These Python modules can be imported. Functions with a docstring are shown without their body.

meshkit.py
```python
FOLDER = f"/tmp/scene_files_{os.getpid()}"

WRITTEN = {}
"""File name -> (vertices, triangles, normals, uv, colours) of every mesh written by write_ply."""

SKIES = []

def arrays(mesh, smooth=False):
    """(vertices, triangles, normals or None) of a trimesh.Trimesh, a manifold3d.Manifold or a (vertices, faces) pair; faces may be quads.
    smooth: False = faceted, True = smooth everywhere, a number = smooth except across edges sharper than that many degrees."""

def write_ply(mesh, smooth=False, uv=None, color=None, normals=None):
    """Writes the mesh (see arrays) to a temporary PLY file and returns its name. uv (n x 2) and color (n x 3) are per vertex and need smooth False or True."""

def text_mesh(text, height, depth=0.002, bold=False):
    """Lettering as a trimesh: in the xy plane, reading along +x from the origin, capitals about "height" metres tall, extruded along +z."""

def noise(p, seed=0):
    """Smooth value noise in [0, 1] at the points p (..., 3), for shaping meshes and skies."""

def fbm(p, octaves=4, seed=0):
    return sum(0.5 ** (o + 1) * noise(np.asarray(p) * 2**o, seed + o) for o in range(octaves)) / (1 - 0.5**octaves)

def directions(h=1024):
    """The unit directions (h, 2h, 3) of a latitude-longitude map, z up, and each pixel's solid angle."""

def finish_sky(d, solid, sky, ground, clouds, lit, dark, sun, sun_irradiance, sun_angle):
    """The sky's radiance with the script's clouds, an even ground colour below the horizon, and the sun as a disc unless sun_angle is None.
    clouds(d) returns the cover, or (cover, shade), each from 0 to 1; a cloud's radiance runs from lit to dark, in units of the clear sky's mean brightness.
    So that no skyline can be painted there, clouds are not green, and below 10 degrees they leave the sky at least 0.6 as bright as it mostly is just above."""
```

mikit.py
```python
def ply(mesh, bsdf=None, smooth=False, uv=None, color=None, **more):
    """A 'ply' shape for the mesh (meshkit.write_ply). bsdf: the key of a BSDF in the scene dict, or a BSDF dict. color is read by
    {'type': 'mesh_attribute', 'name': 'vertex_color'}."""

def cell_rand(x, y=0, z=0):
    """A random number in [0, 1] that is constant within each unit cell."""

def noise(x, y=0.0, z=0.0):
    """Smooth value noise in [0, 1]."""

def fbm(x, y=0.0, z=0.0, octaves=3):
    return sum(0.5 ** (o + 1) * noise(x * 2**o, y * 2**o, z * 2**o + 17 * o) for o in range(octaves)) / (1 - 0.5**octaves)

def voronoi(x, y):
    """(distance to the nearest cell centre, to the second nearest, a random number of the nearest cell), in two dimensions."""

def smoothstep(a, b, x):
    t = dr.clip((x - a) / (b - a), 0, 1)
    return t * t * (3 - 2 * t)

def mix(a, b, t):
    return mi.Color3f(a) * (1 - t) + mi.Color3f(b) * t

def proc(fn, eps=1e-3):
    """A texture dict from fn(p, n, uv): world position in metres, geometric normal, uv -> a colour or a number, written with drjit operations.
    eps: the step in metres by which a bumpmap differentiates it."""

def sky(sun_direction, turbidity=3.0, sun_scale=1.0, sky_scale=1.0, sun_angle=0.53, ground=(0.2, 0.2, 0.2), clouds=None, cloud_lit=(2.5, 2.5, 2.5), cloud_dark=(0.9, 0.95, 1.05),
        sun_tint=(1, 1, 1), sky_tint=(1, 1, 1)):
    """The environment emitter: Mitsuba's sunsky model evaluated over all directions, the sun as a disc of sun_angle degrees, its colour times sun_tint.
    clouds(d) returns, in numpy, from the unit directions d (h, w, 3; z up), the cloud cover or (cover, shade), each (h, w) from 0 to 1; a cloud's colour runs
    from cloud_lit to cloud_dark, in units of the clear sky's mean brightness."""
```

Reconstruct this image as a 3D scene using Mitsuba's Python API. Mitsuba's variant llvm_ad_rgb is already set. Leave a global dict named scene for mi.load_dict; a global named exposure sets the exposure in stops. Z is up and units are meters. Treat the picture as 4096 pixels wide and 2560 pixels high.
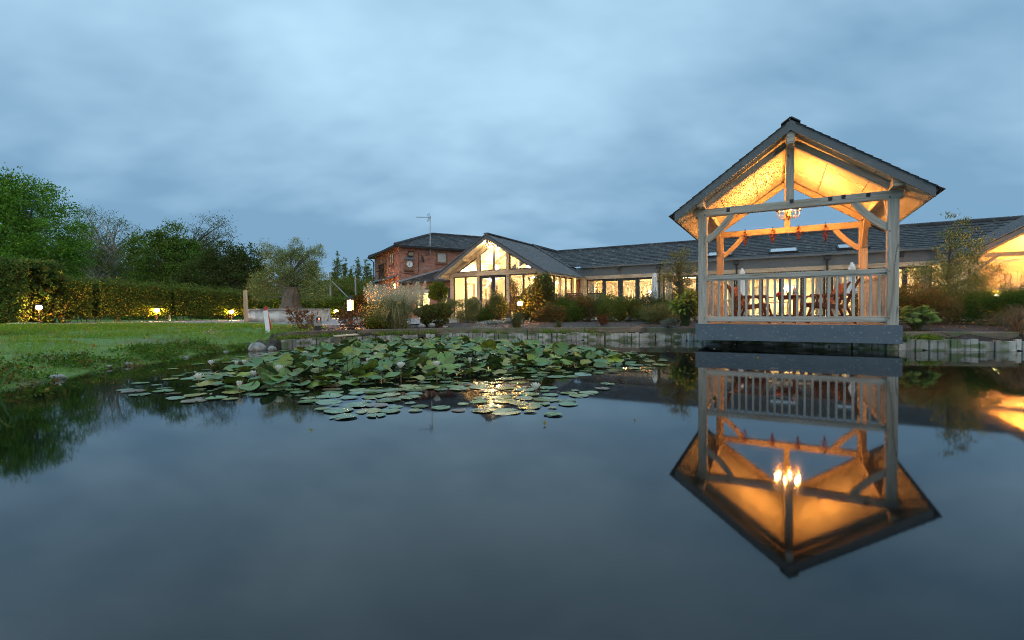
import math
import numpy as np
import mitsuba as mi
import drjit as dr
import mikit, meshkit

# ------------------------------------------------------------------ camera, sky, exposure
scene, labels = {}, {}
exposure = 2.0
CAM_Z, PITCH, ROLL = 0.812, -0.0183, -0.0074
FOCAL = 476.3                                    # pixels of a 1024-wide picture
fwd = np.array([0, math.cos(PITCH), math.sin(PITCH)])
up0 = np.array([0, -math.sin(PITCH), math.cos(PITCH)])
up1 = -math.sin(ROLL) * np.array([1.0, 0, 0]) + math.cos(ROLL) * up0
T = mi.ScalarTransform4f
scene['camera'] = {'type': 'perspective', 'fov': math.degrees(2 * math.atan(512 / FOCAL)), 'fov_axis': 'x', 'near_clip': 0.05, 'far_clip': 3000.0,
                   'to_world': T().look_at(origin=[0, 0, CAM_Z], target=[0, float(fwd[1]), CAM_Z + float(fwd[2])], up=[float(x) for x in up1])}


def cloud_cover(d):
    z = np.clip(d[..., 2], 0.0, 1)
    q = np.stack([d[..., 0] / (z + 0.42), d[..., 1] / (z + 0.42), 0 * z], -1)
    n = meshkit.fbm(q * np.array([1.6, 3.0, 1]) + [17.2, 12.9, 0], 5, seed=11)
    n2 = meshkit.fbm(q * np.array([0.9, 1.1, 1]) + [4.27, 8.67, 5], 3, seed=5)
    n3 = meshkit.fbm(q * np.array([5.5, 9.0, 1]) + [2.2, 6.1, 9], 4, seed=23)
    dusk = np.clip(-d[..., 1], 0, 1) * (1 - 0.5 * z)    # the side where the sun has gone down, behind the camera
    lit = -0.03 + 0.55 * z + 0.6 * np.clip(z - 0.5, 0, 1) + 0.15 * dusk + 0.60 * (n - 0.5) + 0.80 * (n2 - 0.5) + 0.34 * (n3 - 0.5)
    return np.ones_like(z), np.clip(1 - lit, 0, 1)


SKY = 0.71
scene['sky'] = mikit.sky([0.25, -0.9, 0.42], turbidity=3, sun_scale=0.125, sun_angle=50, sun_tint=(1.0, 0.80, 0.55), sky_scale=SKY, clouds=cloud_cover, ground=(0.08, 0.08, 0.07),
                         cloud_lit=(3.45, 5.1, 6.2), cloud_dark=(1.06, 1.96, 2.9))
scene['sky']['sampling_weight'] = 14.0
WARM = np.array([1.0, 0.39, 0.085])

# ------------------------------------------------------------------ materials
proc, noise, fbm, smoothstep, mix, cell_rand = mikit.proc, mikit.noise, mikit.fbm, mikit.smoothstep, mikit.mix, mikit.cell_rand


def rgb(r, g, b):
    return {'type': 'rgb', 'value': [r, g, b]}


def two(d):
    return {'type': 'twosided', 'bsdf': d}




def packed(col):
    """A flat colour as one number: seven bits per channel on a square-root scale."""
    q = np.clip(np.round(np.sqrt(np.clip(col, 0, 1)) * 127), [0, 0, 2], [127, 127, 125])
    return q[:, 0] * 16384 + q[:, 1] * 128 + q[:, 2]


def unpacked(p, n, uv):
    k = dr.floor(uv.x + 0.5)
    r = dr.floor(k / 16384)
    k = k - r * 16384
    g = dr.floor(k / 128)
    return mi.Color3f(dr.square(r / 127), dr.square(g / 127), dr.square((k - g * 128) / 127)) * uv.y


VC = proc(unpacked)


def pick(i, vals):
    """The i-th of vals, i being a texture-space number."""
    out = mi.Color3f(vals[0]) if np.ndim(vals[0]) else mi.Float(vals[0])
    for k in range(1, len(vals)):
        out = dr.select(i > k - 0.5, mi.Color3f(vals[k]) if np.ndim(vals[k]) else mi.Float(vals[k]), out)
    return out


# timbers: two grain tones, a stain, grain lines per metre, strength of the drying cracks, moss.   uv.x carries 1000 x the number of the timber
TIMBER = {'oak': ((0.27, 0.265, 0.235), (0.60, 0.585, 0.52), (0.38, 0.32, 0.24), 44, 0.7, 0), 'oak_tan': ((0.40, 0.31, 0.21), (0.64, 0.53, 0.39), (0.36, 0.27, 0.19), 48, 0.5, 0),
          'teak': ((0.12, 0.05, 0.028), (0.25, 0.115, 0.062), (0.11, 0.055, 0.03), 48, 0.3, 0), 'deck_wood': ((0.22, 0.17, 0.12), (0.40, 0.31, 0.23), (0.26, 0.22, 0.17), 48, 0.3, 0),
          'sleeper_wood': ((0.12, 0.10, 0.075), (0.29, 0.25, 0.195), (0.10, 0.085, 0.06), 40, 0.6, 0.6), 'stake_wood': ((0.30, 0.32, 0.29), (0.54, 0.55, 0.51), (0.24, 0.24, 0.20), 30, 0.5, 0.9),
          'board': ((0.58, 0.50, 0.36), (0.74, 0.66, 0.50), (0.54, 0.45, 0.31), 13, 0.0, 0)}


def timber_col(p, n, uv):
    i = dr.floor(uv.x / 1000)
    x, y = uv.x - 1000 * i, uv.y
    a, b, c, gs, ck, ms = (pick(i, [q[k] for q in TIMBER.values()]) for k in range(6))
    g = 0.62 * noise(x * 2.2, y * gs, 3.0) + 0.38 * noise(x * 7.0, y * gs * 2.3, 5.0)
    k = noise(x * 1.3, y * 4.0, 9.0)
    crack = smoothstep(0.06, 0.0, dr.abs(noise(x * 0.9, y * 16.0, 4.0) - 0.5)) * smoothstep(0.45, 0.6, k)
    col = (a * (1 - g) + b * g) * (1 - ck * crack)
    t = smoothstep(0.5, 0.85, k) * 0.6
    col = col * (1 - t) + c * t
    col = col * (1 - ms * (0.55 - 0.85 * noise(p.x * 6.5, p.y * 6.5, 1.0)))
    m = ms * smoothstep(0.42, 0.70, noise(p.x * 5.0, p.y * 5.0, p.z * 11.0))
    return col * (1 - m) + mi.Color3f(0.10, 0.145, 0.065) * m


# other surfaces: two tones and the size of their mottling (per metre, and upright), a third tone in spots, the spots' size, threshold and strength
SURFACE = {'slate': ((0.030, 0.033, 0.036), (0.072, 0.075, 0.08), 2.3, 5.0, (0.20, 0.21, 0.18), 7.0, 0.70, 0.5), 'grey_metal': ((0.115, 0.135, 0.15), (0.155, 0.175, 0.19), 3.0, 3.0, (0.2, 0.22, 0.22), 9.0, 0.75, 0.4),
           'roof_metal': ((0.038, 0.043, 0.05), (0.06, 0.066, 0.073), 2.0, 2.0, (0.12, 0.12, 0.115), 6.0, 0.7, 0.4), 'seam_metal': ((0.15, 0.165, 0.18), (0.20, 0.215, 0.23), 3.0, 3.0, (0.1, 0.11, 0.11), 5.0, 0.7, 0.4),  # seams paler than the panels: the light they catch is in the colour
           'plinth_paint': ((0.085, 0.12, 0.15), (0.125, 0.16, 0.19), 4.0, 6.0, (0.26, 0.29, 0.29), 34.0, 0.74, 0.6), 'asphalt_face': ((0.15, 0.145, 0.15), (0.25, 0.24, 0.245), 3.0, 1.0, (0.36, 0.34, 0.33), 45.0, 0.6, 0.8),
           'paving_face': ((0.38, 0.34, 0.29), (0.54, 0.50, 0.44), 2.0, 1.0, (0.28, 0.26, 0.22), 12.0, 0.7, 0.5), 'render_face': ((0.40, 0.40, 0.38), (0.56, 0.56, 0.53), 1.6, 2.2, (0.70, 0.69, 0.65), 7.0, 0.58, 0.8),
           'stone': ((0.18, 0.18, 0.17), (0.46, 0.45, 0.43), 9.0, 6.0, (0.10, 0.12, 0.07), 12.0, 0.62, 0.6), 'bark': ((0.07, 0.055, 0.04), (0.20, 0.165, 0.13), 11.0, 4.0, (0.22, 0.22, 0.18), 9.0, 0.66, 0.5),
           'soil_face': ((0.018, 0.013, 0.011), (0.062, 0.045, 0.038), 17.0, 17.0, (0.16, 0.12, 0.10), 60.0, 0.74, 0.8), 'lawn_face': ((0.06, 0.115, 0.014), (0.14, 0.24, 0.03), 9.0, 9.0, (0.13, 0.11, 0.05), 1.6, 0.58, 0.6),
           'cream_wall': ((0.72, 0.65, 0.50), (0.77, 0.71, 0.57), 1.0, 1.0, (0.7, 0.64, 0.5), 3.0, 0.7, 0.3)}


def surface_col(p, n, uv):
    i = dr.floor(uv.x / 1000)
    a, b, s1, sz, c, s2, th, am = (pick(i, [q[k] for q in SURFACE.values()]) for k in range(8))
    g = 0.6 * noise(p.x * s1, p.y * s1, p.z * sz) + 0.4 * noise(p.x * s1 * 2.7, p.y * s1 * 2.7, p.z * sz * 2.7 + 3.0)
    t = am * smoothstep(th, th + 0.1, noise(p.x * s2 + 7.0, p.y * s2, p.z * s2 * 0.6))
    return (a * (1 - g) + b * g) * (1 - t) + c * t


scene['timber'] = two({'type': 'principled', 'base_color': proc(timber_col), 'roughness': 0.7, 'specular': 0.3})
scene['surface'] = two({'type': 'principled', 'base_color': proc(surface_col), 'roughness': 0.6, 'specular': 0.3})
scene['paint'] = two({'type': 'principled', 'base_color': VC, 'roughness': 0.5, 'specular': 0.4})
scene['matt'] = two({'type': 'diffuse', 'reflectance': VC})
scene['leaf'] = {'type': 'principledthin', 'base_color': VC, 'roughness': 0.6, 'diff_trans': 0.7, 'spec_trans': 0.0, 'eta': 1.3}
PADC = [(0.10, 0.19, 0.04), (0.14, 0.22, 0.035), (0.08, 0.17, 0.06), (0.19, 0.24, 0.03), (0.06, 0.12, 0.04), (0.25, 0.23, 0.05), (0.12, 0.19, 0.06), (0.09, 0.15, 0.06), (0.17, 0.20, 0.06), (0.15, 0.095, 0.05)]


def pad_col(p, n, uv):
    i = dr.floor(uv.x / 10)
    a = (uv.x - 10 * i) * 2.1
    vein = smoothstep(0.10, 0.0, dr.abs(a - dr.floor(a) - 0.5)) * smoothstep(0.05, 0.3, uv.y)
    g = noise(p.x * 4.0, p.y * 4.0, i * 3.7)
    spot = smoothstep(0.62, 0.72, noise(p.x * 26.0, p.y * 26.0, i * 5.1))
    edge = smoothstep(0.86, 1.0, uv.y) * smoothstep(0.45, 0.6, noise(p.x * 13.0, p.y * 13.0, 2.0))
    col = pick(i, PADC) * (0.6 + 0.8 * g) * (1 + 0.45 * vein)
    return mix(mix(col, (0.13, 0.11, 0.035), spot * 0.6), (0.17, 0.10, 0.04), edge * 0.8)


scene['pad'] = two({'type': 'principled', 'base_color': proc(pad_col), 'roughness': 0.42, 'specular': 0.35})
scene['pad_wet'] = two({'type': 'principled', 'base_color': proc(pad_col), 'roughness': 0.2, 'specular': 0.6})
scene['gloss'] = two({'type': 'principled', 'base_color': rgb(0.40, 0.46, 0.50), 'roughness': 0.12, 'specular': 0.6})  # skylight panes: pale blue paints in the mirrored sky
scene['glass'] = {'type': 'thindielectric', 'int_ior': 1.5}
scene['chrome'] = two({'type': 'roughconductor', 'material': 'Al', 'alpha': 0.25})
scene['gilt'] = two({'type': 'principled', 'base_color': rgb(0.30, 0.22, 0.12), 'metallic': 0.6, 'roughness': 0.4})
scene['water_surface'] = {'type': 'roughplastic', 'distribution': 'ggx', 'alpha': 0.0014, 'int_ior': 1.6, 'nonlinear': True, 'diffuse_reflectance': rgb(0.008, 0.010, 0.011)}
CODE = {k: (i, 'timber') for i, k in enumerate(TIMBER)} | {k: (i, 'surface') for i, k in enumerate(SURFACE)}


def brick_col(p, n, uv):
    ang = 0.5011
    a = p.x * math.cos(ang) + p.y * math.sin(ang)
    b = -p.x * math.sin(ang) + p.y * math.cos(ang)
    s = dr.select(dr.abs(n.x * math.cos(ang) + n.y * math.sin(ang)) > 0.7, b, a)
    row = dr.floor(p.z / 0.075)
    x = s / 0.225 + 0.5 * (row - 2 * dr.floor(row / 2))
    r = cell_rand(dr.floor(x), row, 3)
    fx, fz = x - dr.floor(x), p.z / 0.075 - row
    joint = dr.maximum(smoothstep(0.05, 0.02, dr.minimum(fx, 1 - fx)), smoothstep(0.12, 0.05, dr.minimum(fz, 1 - fz)))
    white = smoothstep(0.60, 0.72, fbm(s * 1.3, p.z * 2.0, 8.0)) * smoothstep(0.45, 0.65, noise(s * 9.0, p.z * 20.0, 2.0)) * 0.55
    brick = mix(mix((0.34, 0.155, 0.115), (0.50, 0.255, 0.19), r), (0.24, 0.12, 0.10), smoothstep(0.8, 1.0, cell_rand(row, dr.floor(x), 5)))
    return mix(mix(brick, (0.5, 0.45, 0.42), white), (0.30, 0.25, 0.21), joint * 0.75)


scene['brick_face'] = two({'type': 'diffuse', 'reflectance': proc(brick_col)})


# ------------------------------------------------------------------ helpers
def key_for(name):
    if name not in USED:
        USED[name] = 0
        return name
    USED[name] += 1
    return f'{name}_{USED[name]:03d}'


USED = {}


def say(key, label=None, cat=None, group=None, kind=None):
    labels[key] = {k: v for k, v in (('label', label), ('category', cat), ('group', group), ('kind', kind)) if v}


def thing(name, label, cat, group=None):
    k = key_for(name)
    say(k, label, cat, group)
    return k


class Mesh:
    """Vertices, triangles, uv and colours of joined pieces."""

    def __init__(s):
        s.v, s.f, s.u, s.c, s.k, s.n = [], [], [], [], [], 0

    def add(s, v, f, uv=None, col=None, mul=None):
        v = np.asarray(v, float)
        s.v.append(v)
        s.f.append(np.asarray(f, int) + s.n)
        s.u.append(np.zeros((len(v), 2)) if uv is None else np.asarray(uv, float))
        s.c.append(np.tile(np.asarray(col if col is not None else (0.5, 0.5, 0.5), float).reshape(-1, 3), (len(v) if np.ndim(col) < 2 else 1, 1)))
        s.k.append(np.ones(len(v)) if mul is None else np.asarray(mul, float))
        s.n += len(v)
        return s

    def arr(s):
        return np.vstack(s.v), np.vstack(s.f), np.vstack(s.u), np.vstack(s.c), np.concatenate(s.k)


def put(key, m, bsdf, smooth=False, mat=None, **more):
    v, f, u, c, k = m.arr() if isinstance(m, Mesh) else m
    if mat is not None:
        v = v @ mat[:3, :3].T + mat[:3, 3]
    if bsdf in CODE:
        u = u + np.array([500.0 + 1000 * CODE[bsdf][0], 0.0])
        bsdf = CODE[bsdf][1]
    elif bsdf in ('paint', 'matt', 'leaf'):
        u = np.stack([packed(c), k], 1)
    scene[key] = mikit.ply((v, f), bsdf, smooth, uv=u, **more)
    return key


def part(parent, name, m, bsdf, smooth=False, mat=None, label=None, kind=None, **more):
    k = key_for(f'{parent}__{name}')
    put(k, m, bsdf, smooth, mat, **more)
    if label or kind:
        say(k, label, kind=kind)
    return k


def lamp(rgbv):
    return {'emitter': {'type': 'area', 'radiance': rgb(*[float(x) for x in rgbv])}}


def unit(v):
    v = np.asarray(v, float)
    return v / np.linalg.norm(v)


def beam(p0, p1, w, h, up=(0, 0, 1), c=0.006, col=None, m=None, off=0.0):
    """A squared timber from p0 to p1 with chamfered edges; uv runs along and round it."""
    p0, p1 = np.asarray(p0, float), np.asarray(p1, float)
    d = p1 - p0
    ln = np.linalg.norm(d)
    d = d / ln
    x = np.cross(d, up)
    if np.linalg.norm(x) < 1e-3:
        x = np.cross(d, (1, 0, 0))
    x = unit(x)
    y = np.cross(x, d)
    a, b = w / 2, h / 2
    c = min(c, a * 0.4, b * 0.4)
    ring = np.array([[-a + c, -b], [a - c, -b], [a, -b + c], [a, b - c], [a - c, b], [-a + c, b], [-a, b - c], [-a, -b + c], [-a + c, -b]])
    per = np.concatenate([[0], np.cumsum(np.linalg.norm(np.diff(ring, axis=0), axis=1))])
    r3 = ring[:, :1] * x + ring[:, 1:] * y
    v = np.vstack([p0 + r3, p1 + r3, p0 + r3[:8], p1 + r3[:8]])
    o = off + 3.7 * abs(math.sin(p0.sum() * 12.9 + p1.sum() * 7.1)) * 10
    uv = np.vstack([np.stack([per * 0 + o, per + o], 1), np.stack([per * 0 + o + ln, per + o], 1), ring[:8] + o, ring[:8] + o])
    i = np.arange(8)
    f = [np.stack([i, i + 1, i + 10], 1), np.stack([i, i + 10, i + 9], 1)]
    k = np.arange(1, 7)
    f += [np.stack([k * 0 + 18, 18 + k + 1, 18 + k], 1), np.stack([k * 0 + 26, 26 + k, 26 + k + 1], 1)]
    return (m or Mesh()).add(v, np.vstack(f), uv, col)


def box(x0, x1, y0, y1, z0, z1, col=None, m=None):
    q = [(x0, y0), (x1, y0), (x1, y1), (x0, y1)]
    faces = [([q[0], q[1]], 0), ([q[1], q[2]], 0), ([q[2], q[3]], 0), ([q[3], q[0]], 0)]
    m = m or Mesh()
    for (a, b), _ in faces:
        ln = math.hypot(b[0] - a[0], b[1] - a[1])
        m.add([[*a, z0], [*b, z0], [*b, z1], [*a, z1]], [[0, 1, 2], [0, 2, 3]], [[0, 0], [ln, 0], [ln, z1 - z0], [0, z1 - z0]], col)
    m.add([[*p, z1] for p in q], [[0, 1, 2], [0, 2, 3]], q, col)
    m.add([[*p, z0] for p in q], [[0, 2, 1], [0, 3, 2]], q, col)
    return m


def prism(poly, p0, ax, ay, depth, col=None, m=None):
    """A flat polygon (convex, counter-clockwise) in the plane p0 + ax, ay, pushed along ax x ay by depth."""
    poly = np.asarray(poly, float)
    ax, ay = np.asarray(ax, float), np.asarray(ay, float)
    nz = np.cross(ax, ay)
    base = np.asarray(p0, float) + poly[:, :1] * ax + poly[:, 1:] * ay
    top = base + nz * depth
    n = len(poly)
    k = np.arange(1, n - 1)
    m = m or Mesh()
    m.add(top, np.stack([k * 0, k, k + 1], 1), poly, col)
    m.add(base, np.stack([k * 0, k + 1, k], 1), poly, col)
    for i in range(n):
        j = (i + 1) % n
        ln = np.linalg.norm(poly[j] - poly[i])
        m.add([base[i], base[j], top[j], top[i]], [[0, 1, 2], [0, 2, 3]], [[0, 0], [ln, 0], [ln, depth], [0, depth]], col)
    return m


def tube(pts, rad, sides=6, col=None, m=None, cap=True):
    pts = np.asarray(pts, float)
    rad = np.broadcast_to(np.asarray(rad, float), (len(pts),))
    t = np.gradient(pts, axis=0)
    t /= np.linalg.norm(t, axis=1, keepdims=True) + 1e-12
    ref = np.array([0.31, 0.91, 0.27])
    a = np.cross(t, ref)
    a /= np.linalg.norm(a, axis=1, keepdims=True) + 1e-12
    b = np.cross(t, a)
    ang = np.arange(sides) * 2 * math.pi / sides
    v = pts[:, None] + rad[:, None, None] * (np.cos(ang)[None, :, None] * a[:, None] + np.sin(ang)[None, :, None] * b[:, None])
    n = len(pts)
    i, j = np.meshgrid(np.arange(n - 1), np.arange(sides), indexing='ij')
    q = np.stack([i * sides + j, i * sides + (j + 1) % sides, (i + 1) * sides + (j + 1) % sides, (i + 1) * sides + j], -1).reshape(-1, 4)
    f = [q[:, [0, 1, 2]], q[:, [0, 2, 3]]]
    v = v.reshape(-1, 3)
    if cap:
        k = np.arange(1, sides - 1)
        f += [np.stack([k * 0, k + 1, k], 1), np.stack([k * 0, k, k + 1], 1) + (n - 1) * sides]
    if col is not None and np.ndim(col) == 2:
        col = np.repeat(np.asarray(col), sides, axis=0)
    uv = np.stack([np.repeat(np.arange(n), sides) * 0.2, np.tile(ang, n) * 0.05], 1)
    return (m or Mesh()).add(v, np.vstack(f), uv, col)


def lathe(profile, centre=(0, 0, 0), sides=16, col=None, m=None):
    """profile: (radius, z) pairs from bottom to top."""
    pr = np.asarray(profile, float)
    ang = np.arange(sides) * 2 * math.pi / sides
    v = np.stack([pr[:, :1] * np.cos(ang), pr[:, :1] * np.sin(ang), np.repeat(pr[:, 1:], sides, 1)], -1).reshape(-1, 3) + np.asarray(centre, float)
    n = len(pr)
    i, j = np.meshgrid(np.arange(n - 1), np.arange(sides), indexing='ij')
    q = np.stack([i * sides + j, i * sides + (j + 1) % sides, (i + 1) * sides + (j + 1) % sides, (i + 1) * sides + j], -1).reshape(-1, 4)
    f = [q[:, [0, 1, 2]], q[:, [0, 2, 3]]]
    k = np.arange(1, sides - 1)
    if pr[0, 0] > 1e-4:
        f.append(np.stack([k * 0, k + 1, k], 1))
    if pr[-1, 0] > 1e-4:
        f.append(np.stack([k * 0, k, k + 1], 1) + (n - 1) * sides)
    return (m or Mesh()).add(v, np.vstack(f), None, col)


def ball(c, r, n=8, col=None, m=None):
    th = np.linspace(-math.pi / 2, math.pi / 2, n)
    r = np.broadcast_to(np.asarray(r, float), (3,))
    mm = lathe(np.stack([np.maximum(np.cos(th), 1e-5), np.sin(th)], 1), sides=2 * n)
    v, f, u, _, _ = mm.arr()
    return (m or Mesh()).add(v * r + np.asarray(c, float), f, u, col)


def frame(origin, yaw):
    c, s = math.cos(yaw), math.sin(yaw)
    m = np.eye(4)
    m[:3, :3] = [[c, -s, 0], [s, c, 0], [0, 0, 1]]
    m[:3, 3] = origin
    return m


def bez(p, n=8):
    p = np.asarray(p, float)
    t = np.linspace(0, 1, n)[:, None]
    if len(p) == 3:
        return (1 - t) ** 2 * p[0] + 2 * t * (1 - t) * p[1] + t * t * p[2]
    return (1 - t) ** 3 * p[0] + 3 * t * (1 - t) ** 2 * p[1] + 3 * t * t * (1 - t) * p[2] + t ** 3 * p[3]


YAW = -0.5103
SITE = frame((0, 0, 0), YAW)                     # the buildings' own axes: a along the long front, b away from the pond


def site(a, b, z=0.0):
    return SITE[:3, :3] @ np.array([a, b, z])
# ------------------------------------------------------------------ ground, pond and its edge
import shapely
from shapely.geometry import Polygon, LineString, Point

SHORE = [(-3.2, -6.0), (-4.9, 0.0), (-5.35, 3.0), (-5.45, 5.2), (-5.62, 6.0), (-5.95, 6.9), (-5.9, 7.6), (-5.85, 8.3), (-6.25, 9.5), (-6.0, 10.3), (-5.25, 10.6)]
EDGE = [(-5.19, 10.73), (-4.84, 11.55), (-3.91, 12.28), (-2.67, 13.0), (-1.73, 13.2), (-0.09, 13.28), (2.61, 12.98), (4.66, 12.6), (6.0, 11.0), (7.35, 9.28), (8.38, 9.02), (9.47, 8.84), (11.2, 8.6), (13.0, 8.0)]
POND = Polygon(SHORE + EDGE + [(14.5, 4.0), (13.0, -6.0), (4.0, -11.0)])
SHORE_L, EDGE_L = LineString(SHORE), LineString(EDGE)
rng = np.random.default_rng(7)


def axis(lo, hi, a, b, step):
    fine = np.arange(a, b + 1e-6, step)
    out, x, s = [], b, step
    while x < hi:
        s *= 1.35
        x += s
        out.append(min(x, hi))
    low, x, s = [], a, step
    while x > lo:
        s *= 1.35
        x -= s
        low.append(max(x, lo))
    return np.concatenate([low[::-1], fine, out])


def ground_z(x, y):
    x, y = np.asarray(x, float), np.asarray(y, float)
    pts = shapely.points(x, y)
    inside = shapely.contains(POND, pts)
    dl, de = shapely.distance(SHORE_L, pts), shapely.distance(EDGE_L, pts)
    other = shapely.distance(POND.exterior, pts)
    nz = meshkit.fbm(np.stack([x * 0.9, y * 0.9, 0 * x], -1), 3, 3) - 0.5
    bank = np.interp(dl, [0, 0.25, 0.9, 2.2, 5.0, 9.0], [-0.06, 0.06, 0.22, 0.34, 0.42, 0.42]) + nz * np.interp(dl, [0, 1, 6, 14], [0.08, 0.12, 0.04, 0.0])
    held = np.where(de < 0.10, -0.6, np.interp(de, [0.1, 0.42, 0.47, 0.9, 2.4], [0.15, 0.17, 0.31, 0.345, 0.42])) + 0.03 * nz * (de > 0.5) * (de < 2.4)
    z = np.where((de <= dl - 0.1) | (x > -4.6), held, bank)
    z = np.where(inside, -0.6 * np.clip(np.minimum(other, dl) / 0.5, 0.1, 1), z)
    far = np.clip((np.hypot(x, y - 20) - 45) / 300, 0, 1)
    return z + far * 2.0


gx, gy = axis(-900, 900, -16.0, 16.0, 0.15), axis(-500, 1400, 1.0, 20.0, 0.15)
X, Y = np.meshgrid(gx, gy, indexing='ij')
Z = ground_z(X.ravel(), Y.ravel()).reshape(X.shape)
ii, jj = np.meshgrid(np.arange(len(gx) - 1), np.arange(len(gy) - 1), indexing='ij')
idx = lambda i, j: i * len(gy) + j  # noqa: E731
quad = np.stack([idx(ii, jj), idx(ii + 1, jj), idx(ii + 1, jj + 1), idx(ii, jj + 1)], -1).reshape(-1, 4)
cx = (X[ii, jj] + X[ii + 1, jj + 1]).ravel() / 2
cy = (Y[ii, jj] + Y[ii + 1, jj + 1]).ravel() / 2
pc = shapely.points(cx, cy)
wob = meshkit.noise(np.stack([cx * 1.3, cy * 1.3, cx * 0], -1), 4) - 0.5
bed = (shapely.distance(EDGE_L, pc) < 9.5) & (cx * 0.4884 + cy * 0.8726 < 20.6) & (cx + 0.5 * wob > -5.9) & (cy > 8)
verts = np.stack([X.ravel(), Y.ravel(), Z.ravel()], 1)
for nm, sel, mt in (('lawn_ground', ~bed, 'lawn_face'), ('flower_bed_soil', bed, 'soil_face')):
    q = quad[sel]
    used, inv = np.unique(q, return_inverse=True)
    q = inv.reshape(-1, 4)
    v = verts[used]
    put(nm, (v, np.vstack([q[:, [0, 1, 2]], q[:, [0, 2, 3]]]), np.zeros((len(v), 2)), None, None), mt, True)
    say(nm, 'green lawn and open ground round the pond' if nm[0] == 'l' else 'dark bark mulch of the flower beds along the pond wall', kind='structure')

scene['pond_water'] = mikit.ply((np.array([[-14, -13, 0], [18, -13, 0], [18, 15, 0], [-14, 15, 0.0]]), np.array([[0, 1, 2, 3]])), 'water_surface')
say('pond_water', 'still dark pond mirroring the dusk sky and the lit pavilion', kind='structure')


def sheet(name, poly, z, mt, label):
    p = Polygon(poly)
    tri = [t for t in shapely.delaunay_triangles(p.segmentize(2.0)).geoms if p.contains(t.centroid)]
    m = Mesh()
    for t in tri:
        c = np.array(t.exterior.coords)[:3]
        if np.cross(c[1] - c[0], c[2] - c[0]) < 0:
            c = c[::-1]
        m.add(np.c_[c, [z] * 3], [[0, 1, 2]], c)
    put(name, m, mt)
    say(name, label, kind='structure')


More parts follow.
